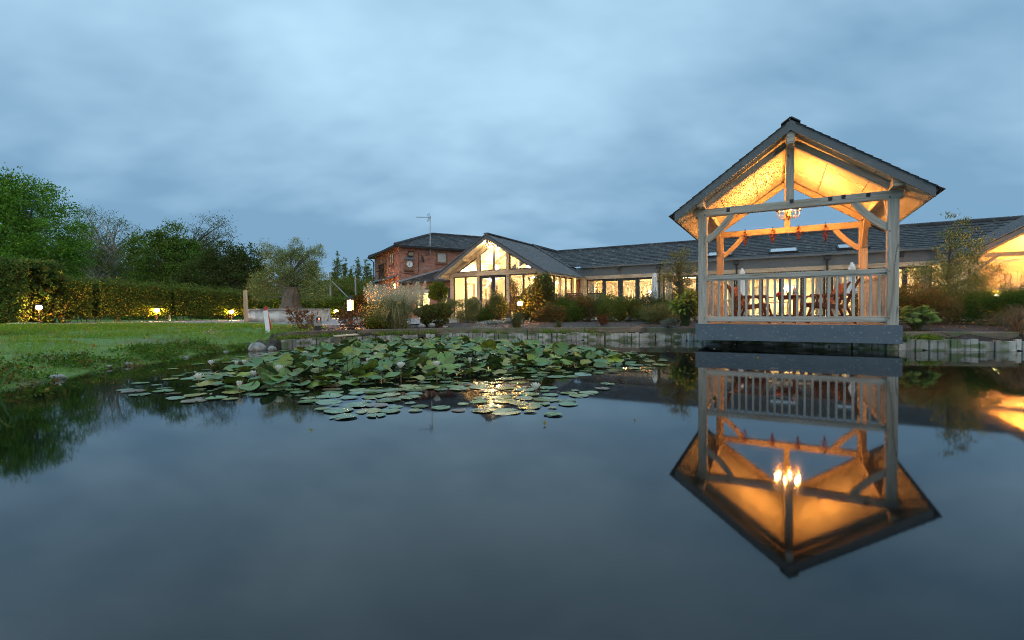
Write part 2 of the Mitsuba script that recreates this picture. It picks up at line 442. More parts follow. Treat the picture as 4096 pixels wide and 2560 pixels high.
PATH_NEAR = [(-30, 20.5), (-20.0, 18.9), (-17.6, 18.2), (-13.8, 18.0), (-9.6, 16.6), (-7.0, 14.3), (-4.6, 14.1), (-3.4, 14.6), (-1.6, 16.6)]
sheet('gravel_drive', PATH_NEAR + [(-1.6, 19.5), (-4.5, 32.0), (-11.0, 37.0), (-13.4, 35.6), (-15.4, 28.2), (-19.2, 25.0), (-22.5, 22.9), (-30, 24)], 0.432, 'asphalt_face', 'pale grey drive curving past the hedge and the planter')
TERR = [site(a, b)[:2] for a, b in ((-16.4, 19.4), (-9.5, 18.6), (-2.0, 18.4), (3.0, 18.4), (6.2, 19.2), (16, 19.6), (16, 22), (9, 26.2), (-10.0, 26.2), (-16.4, 24))]
sheet('terrace_paving', TERR, 0.44, 'paving_face', 'pale stone terrace in front of the glazed building')


def along(line, s):
    p, q = line.interpolate(s), line.interpolate(min(s + 0.02, line.length))
    if s + 0.02 > line.length:
        p0 = line.interpolate(s - 0.02)
        return np.array([p.x, p.y]), unit([p.x - p0.x, p.y - p0.y])
    return np.array([p.x, p.y]), unit([q.x - p.x, q.y - p.y])


ED = thing('pond_edging', 'row of grey square timber stakes walling the far side of the pond', 'edging')
PIPES = [EDGE_L.project(Point(-2.48, 13.1)), EDGE_L.project(Point(-1.97, 13.18))]
s = 0.05
while s < EDGE_L.length - 0.1:
    w = rng.uniform(0.085, 0.15)
    p, d = along(EDGE_L, s + w / 2)
    nrm = np.array([-d[1], d[0]])
    if min(abs(s + w / 2 - q) for q in PIPES) > 0.13:
        top = 0.192 + rng.normal(0, 0.014) + 0.01 * math.sin(s * 1.7)
        q = p + nrm * (0.04 + rng.normal(0, 0.012))
        tilt = rng.normal(0, 0.011, 2)
        part(ED, 'stake', beam((q[0], q[1], -0.45), (q[0] + tilt[0], q[1] + tilt[1], top), w - 0.006, 0.08, up=(nrm[0], nrm[1], 0), c=0.008), 'stake_wood')
    s += w
RAIL = LineString([(q[0] + n[0] * 0.05, q[1] + n[1] * 0.05) for q, n in ((p, np.array([-d[1], d[0]])) for p, d in (along(EDGE_L, t) for t in np.arange(0, EDGE_L.length, 0.4)))])
for k, q in enumerate(PIPES):
    p, d = along(EDGE_L, q)
    n = np.array([-d[1], d[0], 0])
    c = np.array([*p, 0.085])
    pm = Mesh()
    ang = np.linspace(0, 2 * math.pi, 19)[:-1]
    ring = np.cos(ang)[:, None] * np.array([d[0], d[1], 0]) + np.sin(ang)[:, None] * np.array([0, 0, 1.0])
    v = np.vstack([c - n * 0.06 + ring * 0.07, c - n * 0.06 + ring * 0.058, c + n * 0.3 + ring * 0.058, c + n * 0.3 + ring * 0.07])
    i = np.arange(18)
    j = (i + 1) % 18
    f = np.vstack([np.stack([a * 18 + i, a * 18 + j, b * 18 + j, b * 18 + i], 1) for a, b in ((0, 1), (1, 2), (3, 0))])
    pm.add(v, np.vstack([f[:, [0, 1, 2]], f[:, [0, 2, 3]]]), None, (0.07, 0.045, 0.035))
    kk = thing('drain_pipe', ('brown drain pipe in the pond edging, the one nearer the plumed grass', 'brown drain pipe in the pond edging, farther from the plumed grass')[k], 'pipe', 'drain pipes through the pond edging')
    put(kk, pm, 'paint')

BACK = LineString([(-5.45, 11.45), (-4.95, 12.05), (-4.1, 12.8), (-2.75, 13.42), (-1.7, 13.62), (0.0, 13.7), (2.7, 13.4), (4.9, 13.0), (6.2, 11.5), (7.7, 9.72), (8.6, 9.5), (9.6, 9.3), (11.4, 9.0), (13.2, 8.5)])
SL = thing('sleeper_wall', 'low wall of weathered timber sleepers holding the flower beds', 'retaining wall')
s = 0.0
while s < BACK.length - 0.4:
    ln = min(rng.uniform(1.5, 2.3), BACK.length - s)
    (a, _), (b, d) = along(BACK, s), along(BACK, s + ln - 0.01)
    d = unit(b - a)
    n = np.array([-d[1], d[0]])
    z = 0.345 + rng.normal(0, 0.006)
    part(SL, 'sleeper', beam((*a, z - 0.115), (*(a + (b - a) * 0.985), z - 0.115 + rng.normal(0, 0.006)), 0.1, 0.23, c=0.01), 'sleeper_wood')
    pz = np.array([*(a - n * 0.085 + d * 0.03), 0])
    part(SL, 'post', beam(pz + [0, 0, 0.05], pz + [0, 0, z + rng.uniform(-0.02, 0.02)], 0.075, 0.065, up=(n[0], n[1], 0)), 'sleeper_wood')
    s += ln
mb = frame((-4.12, 11.78, 0), 0.55)
LB = thing('landing_box', 'small timber box with a lamp-lit lid standing in the pond edging below the drive', 'box')
part(LB, 'lid', beam((-0.27, 0, 0.235), (0.27, 0, 0.262), 0.34, 0.03), 'oak_tan', mat=mb)
m = Mesh()
for x in (-0.2, -0.07, 0.06, 0.19):
    beam((x, -0.13, -0.2), (x, -0.13, 0.22), 0.118, 0.05, up=(0, 1, 0), m=m)
    beam((x, 0.13, -0.2), (x, 0.13, 0.22), 0.118, 0.05, up=(0, 1, 0), m=m)
for y in (-0.05, 0.05):
    beam((-0.24, y, -0.2), (-0.24, y, 0.22), 0.05, 0.1, up=(0, 1, 0), m=m)
    beam((0.24, y, -0.2), (0.24, y, 0.22), 0.05, 0.1, up=(0, 1, 0), m=m)
part(LB, 'side', m, 'sleeper_wood', mat=mb)
# ------------------------------------------------------------------ the pavilion over the water
PV = frame((4.2376, 10.8406, 0), YAW)
W, D, PS, DZ = 3.6, 3.85, 0.18, 0.493
PAV = thing('garden_pavilion', 'oak framed open pavilion with a slate roof and railings, lit warm inside over the pond', 'pavilion')


def pv(name, m, bsdf='oak', **k):
    return part(PAV, name, m, bsdf, mat=PV, **k)


xs, ys = (PS / 2, W - PS / 2), (PS / 2, D - PS / 2)
for x in xs:
    for y in ys:
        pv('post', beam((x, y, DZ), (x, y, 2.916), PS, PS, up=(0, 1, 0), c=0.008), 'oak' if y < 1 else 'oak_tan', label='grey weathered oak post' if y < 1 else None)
SL36 = 0.72                                     # rise over run of the roof
ZF = 4.607
rz = lambda x, dz=0.0: ZF - SL36 * abs(x - W / 2) + dz  # noqa: E731
for y in ys:
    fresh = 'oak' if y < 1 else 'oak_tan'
    pv('tie_beam', beam((-0.06, y, 2.998), (W + 0.06, y, 2.998), 0.15, 0.16), fresh)
    pv('king_post', beam((W / 2, y, 3.08), (W / 2, y, 4.17), 0.14, 0.14, up=(0, 1, 0)), fresh)
    for sgn in (-1, 1):
        xe, xi = (W / 2 + sgn * (W / 2 - 0.02), W / 2 + sgn * 0.072)
        pv('principal_rafter', beam((xe, y, 3.085), (xi, y, 3.085 + SL36 * abs(xe - xi) * 0.955), 0.13, 0.13, up=(0, 1, 0)), fresh)
        x0, x1 = W / 2 + sgn * (W / 2 - 0.17), W / 2 + sgn * (W / 2 - 0.70)
        c = bez([(x0, y, 2.38), (x0 - sgn * 0.34, y, 2.62), (x1, y, 2.93)], 9)
        m = Mesh()
        hw = 0.055
        t = np.gradient(c, axis=0)
        t /= np.linalg.norm(t, axis=1, keepdims=True)
        nn = np.stack([-t[:, 2], 0 * t[:, 0], t[:, 0]], 1)
        q = np.stack([c - nn * 0.06 + [0, -hw, 0], c + nn * 0.06 + [0, -hw, 0], c + nn * 0.06 + [0, hw, 0], c - nn * 0.06 + [0, hw, 0]], 1)
        for a, b in ((0, 1), (1, 2), (2, 3), (3, 0)):
            v = np.concatenate([q[:, a], q[:, b]])
            i = np.arange(8)
            m.add(v, np.vstack([np.stack([i, i + 1, i + 10], 1), np.stack([i, i + 10, i + 9], 1)]), np.stack([np.tile(np.arange(9) * 0.09, 2) + x0, np.repeat([a * 0.12, a * 0.12 + 0.12], 9)], 1))
        pv('curved_brace', m, fresh)
for x in xs:
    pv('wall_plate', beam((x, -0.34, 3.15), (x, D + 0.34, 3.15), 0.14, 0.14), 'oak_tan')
    for y, sy in ((PS, 1), (D - PS, -1)):
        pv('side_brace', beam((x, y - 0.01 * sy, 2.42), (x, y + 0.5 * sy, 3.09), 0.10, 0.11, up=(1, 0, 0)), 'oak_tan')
pv('ridge_beam', beam((W / 2, -0.37, 4.27), (W / 2, D + 0.37, 4.27), 0.14, 0.24))
# boarded underside of the roof, in sheets with open joints
OV, HR = 0.40, 0.436
for sgn in (-1, 1):
    run = W / 2 + HR - 0.02
    ax = unit((sgn * 1.0, 0, -SL36))
    ln = run * math.hypot(1, SL36)
    nrm = np.cross(ax, (0, 1, 0)) if sgn < 0 else np.cross((0, 1, 0), ax)
    nrm = nrm if nrm[2] > 0 else -nrm
    base = np.array([W / 2, 0, ZF - 0.158])
    for r0, r1 in ((0.09, 0.86), (0.872, 1.74), (1.752, ln)):
        for y0, y1 in ((-OV + 0.03, 1.2), (1.212, 2.62), (2.632, D + OV - 0.03)):
            a, b = base + ax * (r0 + r1) / 2 + (0, y0, 0), base + ax * (r0 + r1) / 2 + (0, y1, 0)
            pv('ceiling_panel', beam(a + nrm * 0.008, b + nrm * 0.008, r1 - r0, 0.016, up=nrm, c=0.003), 'board')
    deck = Mesh()
    a = base + ax * ln / 2 + nrm * 0.065
    beam(a + (0, -OV + 0.03, 0), a + (0, D + OV - 0.03, 0), ln + 0.02, 0.09, up=nrm, m=deck)
    pv('roof_deck', deck, 'grey_metal')
    tiles, row, nrow = Mesh(), 0, 17
    ln2 = ln + 0.075
    for k in range(nrow):
        r0 = 0.02 + (ln2 - 0.02) * k / nrow
        r1 = 0.02 + (ln2 - 0.02) * (k + 1) / nrow + 0.05
        y = -OV - 0.045 - (0.14 if k % 2 else 0.0)
        while y < D + OV + 0.03:
            y1 = min(y + 0.275, D + OV + 0.045)
            ya = max(y, -OV - 0.045 + rng.uniform(-0.006, 0.004))
            if y1 - ya > 0.03:
                a = base + ax * r0 + nrm * (0.118 + 0.004) + (0, ya + 0.003, 0)
                b = base + ax * min(r1, ln2 + 0.01) + nrm * (0.118 + 0.018 + rng.uniform(0, 0.006)) + (0, ya + 0.003, 0)
                w = (0, y1 - ya - 0.006, 0)
                lo = -nrm * 0.012
                v = [a, b, b + w, a + w, a + lo, b + lo, b + w + lo, a + w + lo]
                f = [[0, 1, 2], [0, 2, 3], [4, 6, 5], [4, 7, 6], [0, 4, 5], [0, 5, 1], [2, 6, 7], [2, 7, 3], [1, 5, 6], [1, 6, 2]]
                tiles.add(v, f)
            y += 0.275
    pv('tile', tiles, 'slate', kind='stuff', label='dark slate tiles of the pavilion roof')
    for y, nm in ((-OV, 'front'), (D + OV, 'rear')):
        e = W / 2 + sgn * (W / 2 + HR)
        mid = W / 2
        zt = lambda x: rz(x)  # noqa: E731
        poly = [(mid, zt(mid) - 0.205), (e, zt(e) - 0.205), (e, zt(e)), (mid, zt(mid))]
        if sgn < 0:
            poly = poly[::-1]
        pv('barge_board', prism(poly, (0, y + 0.015, 0), (1, 0, 0), (0, 0, 1), 0.03), 'grey_metal')
    e = W / 2 + sgn * (W / 2 + HR - 0.012)
    pv('eaves_fascia', beam((e, -OV + 0.02, rz(e) - 0.115), (e, D + OV - 0.02, rz(e) - 0.115), 0.022, 0.17), 'grey_metal')
for k in range(11):
    y0 = -OV - 0.05 + k * (D + 2 * OV + 0.1) / 11
    y1 = y0 + (D + 2 * OV + 0.1) / 11 - 0.006
    m = Mesh()
    z = ZF - 0.012 + 0.008 * (k % 2)
    for sgn in (-1, 1):
        beam((W / 2 + sgn * 0.085, y0, z), (W / 2 + sgn * 0.085, y1, z), 0.2, 0.02, up=unit((sgn * SL36, 0, 1)), m=m)
    pv('ridge_tile', m, 'slate')
# deck, plinth and railings
nb = 26
for k in range(nb):
    y0 = -0.02 + k * (D + 0.04) / nb
    pv('deck_board', beam((-0.03, y0 + 0.07, DZ - 0.014), (W + 0.03, y0 + 0.07, DZ - 0.014), (D + 0.04) / nb - 0.006, 0.026, c=0.004), 'deck_wood')
pv('plinth_board', box(-0.05, W + 0.05, -0.05, -0.02, 0.136, DZ + 0.002), 'plinth_paint')
pv('plinth_board', box(-0.05, -0.02, -0.018, D, 0.136, DZ + 0.001), 'plinth_paint')
pv('plinth_board', box(W + 0.02, W + 0.05, -0.018, D, 0.136, DZ + 0.001), 'plinth_paint')
for x in (0.5, W / 2, W - 0.5):
    pv('joist', beam((x, 0.0, 0.36), (x, D, 0.36), 0.08, 0.18), 'sleeper_wood')
    pv('pile', beam((x, 0.9, -0.6), (x, 0.9, 0.27), 0.14, 0.14, up=(0, 1, 0)), 'sleeper_wood')


def railing(p, q, n):
    p, q = np.array(p, float), np.array(q, float)
    pv('top_rail', beam(p + (0, 0, 1.54), q + (0, 0, 1.54), 0.09, 0.10))
    pv('under_rail', beam(p + (0, 0, 1.474), q + (0, 0, 1.474), 0.06, 0.028))
    pv('bottom_rail', beam(p + (0, 0, 0.605), q + (0, 0, 0.605), 0.06, 0.11))
    for k in range(n):
        c = p + (q - p) * (k + 0.82) / (n + 0.62)
        w = 0.044 + rng.normal(0, 0.001)
        pv('baluster', beam(c + (0, 0, 0.66), c + (0, 0, 1.46), w, w, up=(0, 1, 0), c=0.004))


railing((PS, 0.09, 0), (W - PS, 0.09, 0), 23)
railing((0.09, PS, 0), (0.09, D - PS, 0), 26)
railing((W - 0.09, PS, 0), (W - 0.09, D - PS, 0), 26)
# pegs and iron straps on the front frame
for x, z in ((0.62, 3.0), (1.83, 3.05), (2.5, 3.02), (2.72, 3.03), (3.12, 3.02)):
    pv('iron_strap', box(x - 0.035, x + 0.035, 0.009, 0.0145, z - 0.03, z + 0.05, (0.03, 0.035, 0.04)), 'paint')
peg = Mesh()
for x in xs:
    for z in (0.62, 1.53, 2.3, 2.95):
        beam((x + (0.05 if x < 1 else -0.06), -0.004, z), (x + (0.05 if x < 1 else -0.06), 0.02, z), 0.022, 0.022, m=peg, col=(0.05, 0.045, 0.04))
pv('peg', peg, 'paint', kind='stuff', label='dark pegs in the oak frame')

# chandelier
CH = np.array([W / 2, 1.9, 0])
CD = thing('chandelier', 'gilt iron chandelier with six lit candle bulbs hanging in the pavilion', 'chandelier')
m = Mesh()
tube([(0, 0, 3.42), (0, 0, 4.15)], 0.008, 6, m=m)
part(CD, 'chain', m, 'gilt', mat=PV @ frame(CH, 0))
m = lathe([(0.004, 2.97), (0.02, 2.985), (0.014, 3.01), (0.035, 3.05), (0.05, 3.08), (0.022, 3.12), (0.018, 3.2), (0.03, 3.24), (0.014, 3.3), (0.012, 3.42), (0.003, 3.44)], sides=12)
part(CD, 'stem', m, 'gilt', True, mat=PV @ frame(CH, 0))
for k in range(6):
    a = k * math.pi / 3 + 0.3
    r = PV @ frame(CH, a)
    m = Mesh()
    tube(bez([(0.03, 0, 3.06), (0.14, 0, 2.98), (0.26, 0, 3.02), (0.25, 0, 3.19)], 10), 0.008, 6, m=m)
    tube(bez([(0.03, 0, 3.10), (0.09, 0, 3.26), (0.19, 0, 3.22), (0.16, 0, 3.10)], 10), 0.006, 6, m=m)
    tube([(0.16 + 0.03 * math.cos(t), 0, 3.075 + 0.03 * math.sin(t)) for t in np.linspace(1.4, 6.5, 10)], 0.005, 5, m=m)
    part(CD, 'arm', m, 'gilt', mat=r)
    part(CD, 'candle_cup', lathe([(0.004, 3.185), (0.036, 3.2), (0.045, 3.215), (0.012, 3.216), (0.012, 3.26), (0.003, 3.262)], (0.25, 0, 0), 10), 'gilt', True, mat=r)
    part(CD, 'bulb', lathe([(0.006, 3.263), (0.026, 3.285), (0.032, 3.315), (0.02, 3.36), (0.003, 3.39)], (0.25, 0, 0), 8), 'paint', mat=r, **lamp(WARM * 215))
# ------------------------------------------------------------------ buildings
DARK, FRAME_C = (0.030, 0.032, 0.036), (0.035, 0.038, 0.043)
INSIDE = np.array([1.0, 0.76, 0.38]) * 11.0


def tiled(parent, origin, u, up_slope, length, lo, hi, row=0.33, wide=0.33, mat='slate', lift=0.03, label=None):
    """Overlapping tiles on a sloping plane, between the bounds lo(s) and hi(s) along u at the distance s up the slope."""
    o, u, w = np.asarray(origin, float), unit(u), unit(up_slope)
    n = np.cross(u, w)
    if n[2] < 0:
        n = -n
    m = Mesh()
    base = [o + u * lo(0), o + u * hi(0), o + u * hi(length) + w * length, o + u * lo(length) + w * length]
    m.add(base, [[0, 1, 2], [0, 2, 3]])
    k, s = 0, 0.0
    while s < length - 0.02:
        s1 = min(s + row, length)
        a0, a1 = min(lo(s), lo(s1)), max(hi(s), hi(s1))
        x = a0 - (wide / 2 if k % 2 else 0)
        while x < a1:
            xa, xb = max(x, lo((s + s1) / 2)), min(x + wide, hi((s + s1) / 2))
            if xb - xa > 0.03:
                t = lift + rng.uniform(-0.006, 0.006)
                p = [o + u * (xa + 0.004) + w * s + n * t, o + u * (xb - 0.004) + w * s + n * (t + rng.uniform(-0.003, 0.003)),
                     o + u * (xb - 0.004) + w * s1 + n * 0.004, o + u * (xa + 0.004) + w * s1 + n * 0.004]
                q = [p[0] - n * 0.02, p[1] - n * 0.02]
                m.add(p + q, [[0, 1, 2], [0, 2, 3], [4, 5, 1], [4, 1, 0], [0, 3, 4], [1, 5, 2]])
            x += wide
        k, s = k + 1, s1
    return part(parent, 'tile', m, mat, kind='stuff', label=label or 'dark grey roof tiles in overlapping rows')


def ridge_tiles(parent, p, q, n, w=0.22, mat='slate'):
    p, q = np.asarray(p, float), np.asarray(q, float)
    for k in range(n):
        a, b = p + (q - p) * k / n, p + (q - p) * (k + 0.97) / n
        m = Mesh()
        tube([a + (0, 0, rng.uniform(-0.01, 0.01)), b], w / 2, 7, m=m)
        part(parent, 'ridge_tile', m, mat)


def pane(parent, poly, name='pane', bsdf='glass'):
    m = Mesh()
    k = np.arange(1, len(poly) - 1)
    m.add(poly, np.stack([k * 0, k, k + 1], 1), None, (0.5, 0.5, 0.5))
    return part(parent, name, m, bsdf)


def glazed(parent, mat, p0, ax, poly, name='window', fw=0.055, col=FRAME_C, depth=0.07, glass=True, thick=None):
    """A window: a frame of bars round the polygon (in ax, z) and a pane in it."""
    poly = [np.array(q, float) for q in poly]
    ax = np.asarray(ax, float)
    P = [np.asarray(p0, float) + ax * q[0] + np.array([0, 0, q[1]]) for q in poly]
    c = sum(P) / len(P)
    nrm = np.cross(ax, (0, 0, 1))
    fr = Mesh()
    for i in range(len(P)):
        a, b = P[i], P[(i + 1) % len(P)]
        d = unit(b - a)
        inn = np.cross(nrm, d)
        inn = inn if np.dot(inn, c - a) > 0 else -inn
        off = inn * fw / 2
        beam(a + off + d * 0.001 * i, b + off - d * 0.001 * i, fw + 0.001 * i, depth - 0.003 * i, up=nrm, c=0.004, col=col, m=fr)
    k = part(parent, name, fr, 'paint', mat=mat)
    if glass:
        g = [(mat @ np.r_[p + (c - p) * 0.02, 1])[:3] for p in P]
        kk = f'{k}__pane' if k.count('__') == 1 else None
        if kk:
            m = Mesh()
            i = np.arange(1, len(g) - 1)
            m.add(g, np.stack([i * 0, i, i + 1], 1))
            put(kk, m, 'glass')
    return k


def rect(x0, x1, z0, z1):
    return [(x0, z0), (x1, z0), (x1, z1), (x0, z1)]


def slab(parent, name, x0, x1, y0, y1, z0, z1, bsdf, mat=SITE, col=None, **k):
    return part(parent, name, box(x0, x1, y0, y1, z0, z1, col), bsdf, mat=mat, **k)


def wood(parent, name, p, q, w, h, bsdf='oak_tan', up=(0, 0, 1), mat=SITE, **k):
    return part(parent, name, beam(p, q, w, h, up=up, **k), bsdf, mat=mat)


# ---- glazed oak garden room with its gable to the pond
GR = thing('garden_room', 'oak framed garden room with a lit glazed gable and grey standing-seam roof', 'building')
AC, GB, VB, SLP, RZ = -13.04, 21.4, 20.65, 0.603, 4.77
zr = lambda a: RZ - SLP * abs(a - AC)  # noqa: E731
GP = (-15.73, -14.0, -12.18, -10.36)
for i, a in enumerate(GP):
    top = 2.715 if i in (0, 3) else zr(a) - 0.32
    wood(GR, 'post', (a, GB, 0.44), (a, GB, top), 0.19 if i in (0, 3) else 0.15, 0.19, up=(0, 1, 0))
wood(GR, 'tie_beam', (-15.95, GB - 0.012, 2.83), (-10.12, GB - 0.012, 2.83), 0.20, 0.225)
for s_ in (-1, 1):
    e = AC + s_ * 2.95
    wood(GR, 'gable_rafter', (e, GB - 0.02, zr(e) - 0.27), (AC + s_ * 0.03, GB - 0.02, zr(AC) - 0.27), 0.16, 0.20, up=(0, 1, 0))
    # barge boards, soffit and roof panels
    ea = AC + s_ * 3.33
    poly = [(AC, zr(AC) - 0.24), (ea, zr(ea) - 0.24), (ea, zr(ea)), (AC, zr(AC))]
    part(GR, 'barge_board', prism(poly if s_ > 0 else poly[::-1], (0, VB + 0.03, 0), (1, 0, 0), (0, 0, 1), 0.03), 'grey_metal', mat=SITE)
    d = unit((s_, 0, -SLP))
    ln = 3.33 * math.hypot(1, SLP)
    nrm = unit((s_ * SLP, 0, 1))
    a0 = np.array([AC, 0, RZ - 0.15]) + d * (ln / 2 - 0.01)
    part(GR, 'soffit', beam(a0 + (0, VB + 0.04, 0), a0 + (0, GB + 0.02, 0), ln - 0.06, 0.02, up=nrm, off=2.0), 'board', mat=SITE)
    part(GR, 'ceiling', beam(a0 + (0, GB + 0.04, 0), a0 + (0, 26.2, 0), ln - 0.06, 0.02, up=nrm), 'cream_wall', mat=SITE)
    npan = 18
    for k in range(npan):
        b0 = VB - 0.02 + (25.85 - VB) * k / npan
        b1 = VB - 0.02 + (25.85 - VB) * (k + 1) / npan
        m = Mesh()
        a1 = np.array([AC, 0, RZ - 0.03]) + d * (ln / 2)
        beam(a1 + (0, b0 + 0.012, 0), a1 + (0, b1 - 0.012, 0), ln + 0.08, 0.05, up=nrm, c=0.003, m=m)
        kp = part(GR, 'roof_panel', m, 'roof_metal', mat=SITE)
        put(f'{kp}__seam', beam(np.array([AC, b0, RZ + 0.002]), np.array([AC, b0, RZ + 0.002]) + d * (ln + 0.04), 0.07, 0.03, up=nrm), 'seam_metal', mat=SITE)
    wood(GR, 'gutter', (ea + s_ * 0.05, VB + 0.04, zr(ea) - 0.06), (ea + s_ * 0.05, 25.8, zr(ea) - 0.06), 0.10, 0.09, 'grey_metal')
    for f in (0.985, 0.52):
        aa = AC + s_ * 3.0 * f
        wood(GR, 'purlin', (aa, VB + 0.06, zr(aa) - 0.25), (aa, 26.0, zr(aa) - 0.25), 0.16, 0.15)
wood(GR, 'ridge_cap', (AC, VB - 0.03, RZ + 0.035), (AC, 25.9, RZ + 0.035), 0.26, 0.05, 'grey_metal')
wood(GR, 'ridge_beam', (AC, VB + 0.1, RZ - 0.32), (AC, 26.0, RZ - 0.32), 0.14, 0.22)
# the glazing of the gable
X1, Z1 = (1, 0, 0), (0, GB + 0.02, 0)
lowz = 0.47
for x0, x1 in ((-15.63, -14.86), (-14.855, -14.08), (-12.1, -11.3), (-11.295, -10.46)):
    glazed(GR, SITE, Z1, X1, rect(x0, x1, lowz, 2.71), fw=0.045)
for k, (x0, x1) in enumerate(((-13.92, -13.095), (-13.085, -12.26))):
    dk = glazed(GR, SITE, Z1, X1, rect(x0, x1, lowz, 2.71), 'door', fw=0.12)
    hx = -13.27 if k == 0 else -12.91
    put(f'{dk}__handle', tube([(hx, GB - 0.06, 0.8), (hx, GB - 0.06, 2.62)], 0.02, 8), 'chrome', True, mat=SITE)
gz = lambda a: zr(a) - 0.40  # noqa: E731
glazed(GR, SITE, Z1, X1, [(-15.42, 2.95), (-14.08, 2.95), (-14.08, gz(-14.08))], fw=0.05)
glazed(GR, SITE, Z1, X1, [(-13.92, 2.95), (AC - 0.003, 2.95), (AC - 0.003, gz(AC)), (-13.92, gz(-13.92))], fw=0.045)
glazed(GR, SITE, Z1, X1, [(AC + 0.003, 2.95), (-12.26, 2.95), (-12.26, gz(-12.26)), (AC + 0.003, gz(AC))], fw=0.045)
glazed(GR, SITE, Z1, X1, [(-12.1, 2.95), (-10.68, 2.95), (-12.1, gz(-12.1))], fw=0.05)
# right-hand wall: boarded below, glazed above
RW = -10.36
for k in range(6):
    slab(GR, 'wall_board', RW - 0.03, RW + 0.05 + 0.004 * (k % 2), GB + 0.12, 25.95, 0.44 + 0.175 * k, 0.44 + 0.175 * (k + 1) - 0.008, 'sleeper_wood')
wood(GR, 'eaves_beam', (RW, GB + 0.12, 2.78), (RW, 26.0, 2.78), 0.16, 0.18)
bb = (21.55, 22.3, 23.06, 23.86, 24.66, 25.5)
for b0, b1 in zip(bb[:-1], bb[1:]):
    glazed(GR, SITE, (RW + 0.01, 0, 0), (0, 1, 0), rect(b0 + 0.01, b1 - 0.01, 1.5, 2.68), fw=0.05)
for b in (23.84, 25.62):
    wood(GR, 'post', (RW, b, 1.49), (RW, b, 2.69), 0.14, 0.14, up=(0, 1, 0))
wood(GR, 'downpipe', (RW + 0.13, GB + 0.3, 0.5), (RW + 0.13, GB + 0.3, 2.62), 0.07, 0.07, 'grey_metal', up=(0, 1, 0))
wood(GR, 'downpipe', (RW + 0.13, GB + 0.3, 2.62), (RW + 0.72, GB - 0.2, 2.72), 0.07, 0.07, 'grey_metal')
# inside
slab(GR, 'floor', -15.65, -10.4, GB + 0.06, 27.0, 0.40, 0.452, 'deck_wood')
slab(GR, 'left_wall', -15.78, -15.66, GB + 0.12, 27.0, 0.44, 3.0, 'cream_wall')
part(GR, 'back_wall', prism([(-15.66, 0.44), (-10.44, 0.44), (-10.44, zr(-10.44) - 0.2), (AC, RZ - 0.2), (-15.66, zr(-15.66) - 0.2)], (0, 27.1, 0), (1, 0, 0), (0, 0, 1), 0.1), 'cream_wall', mat=SITE)
for b in (22.6, 23.9, 25.2):
    glazed(GR, SITE, (-15.6, 0, 0), (0, 1, 0), rect(b, b + 0.8, 0.9, 2.45), 'inner_frame', col=(0.30, 0.19, 0.10), glass=False)
wood(GR, 'collar_beam', (-15.5, 24.0, 2.83), (-10.5, 24.0, 2.83), 0.16, 0.18)
wood(GR, 'inner_post', (AC, 24.0, 2.92), (AC, 24.0, 4.3), 0.15, 0.15, up=(0, 1, 0))
for s_ in (-1, 1):
    e = AC + s_ * 2.6
    wood(GR, 'inner_rafter', (e, 24.0, zr(e) - 0.3), (AC + s_ * 0.06, 24.0, zr(AC) - 0.3), 0.14, 0.18, up=(0, 1, 0))
    wood(GR, 'inner_brace', (AC + s_ * 2.45, 24.0, 1.9), (AC + s_ * 1.7, 24.0, 2.72), 0.12, 0.12, up=(0, 1, 0))
for a, z in ((-14.6, 2.25), (-13.4, 2.25), (-11.4, 2.5)):
    slab(GR, 'roller_blind', a - 0.4, a + 0.4, 26.9, 26.93, z - 0.45, z, 'paint', col=(0.85, 0.83, 0.78))
for a in np.arange(-15.4, -10.5, 0.62):
    slab(GR, 'wall_batten', a, a + 0.05, 26.975, 26.998, 0.45, 2.7, 'paint', col=(0.72, 0.66, 0.52))
for k, (a, b, z, r) in enumerate(((-12.55, 24.6, 3.35, 0.17), (-13.9, 23.1, 3.3, 0.12))):
    PL = thing('pendant_lamp', ('lit globe pendant lamp inside the glazed gable, right of its middle bar', 'lit globe pendant lamp inside the glazed gable, left of its middle bar')[k], 'lamp')
    put(f'{PL}__globe', ball((a, b, z), r, 8), 'paint', mat=SITE, **lamp(INSIDE * 5))
    put(f'{PL}__cord', tube([(a, b, z + r), (a, b, zr(a) - 0.2)], 0.008, 5, col=(0.02, 0.02, 0.02)), 'paint', mat=SITE)

for a, sg in ((-15.5, 1), (-10.56, -1)):
    m = Mesh().add([(a - 0.05, GB + 0.5, 2.90), (a + 0.05, GB + 0.5, 2.90), (a + 0.05, 26.6, 2.90), (a - 0.05, 26.6, 2.90)], [[0, 1, 2], [0, 2, 3]])
    part(GR, 'added_cove_light', m, 'paint', mat=SITE, **lamp(INSIDE * 5.5))  # added light strips along the eaves to brighten the room
for a0, a1 in ((-14.9, -14.1), (-12.0, -11.0)):
    m = Mesh().add([(a0, 23.6, 2.70), (a0, 23.9, 2.70), (a1, 23.9, 2.70), (a1, 23.6, 2.70)], [[0, 1, 2], [0, 2, 3]])
    part(GR, 'added_beam_light', m, 'paint', mat=SITE, **lamp(INSIDE * 4.0))  # added downward panels, extra light for the room

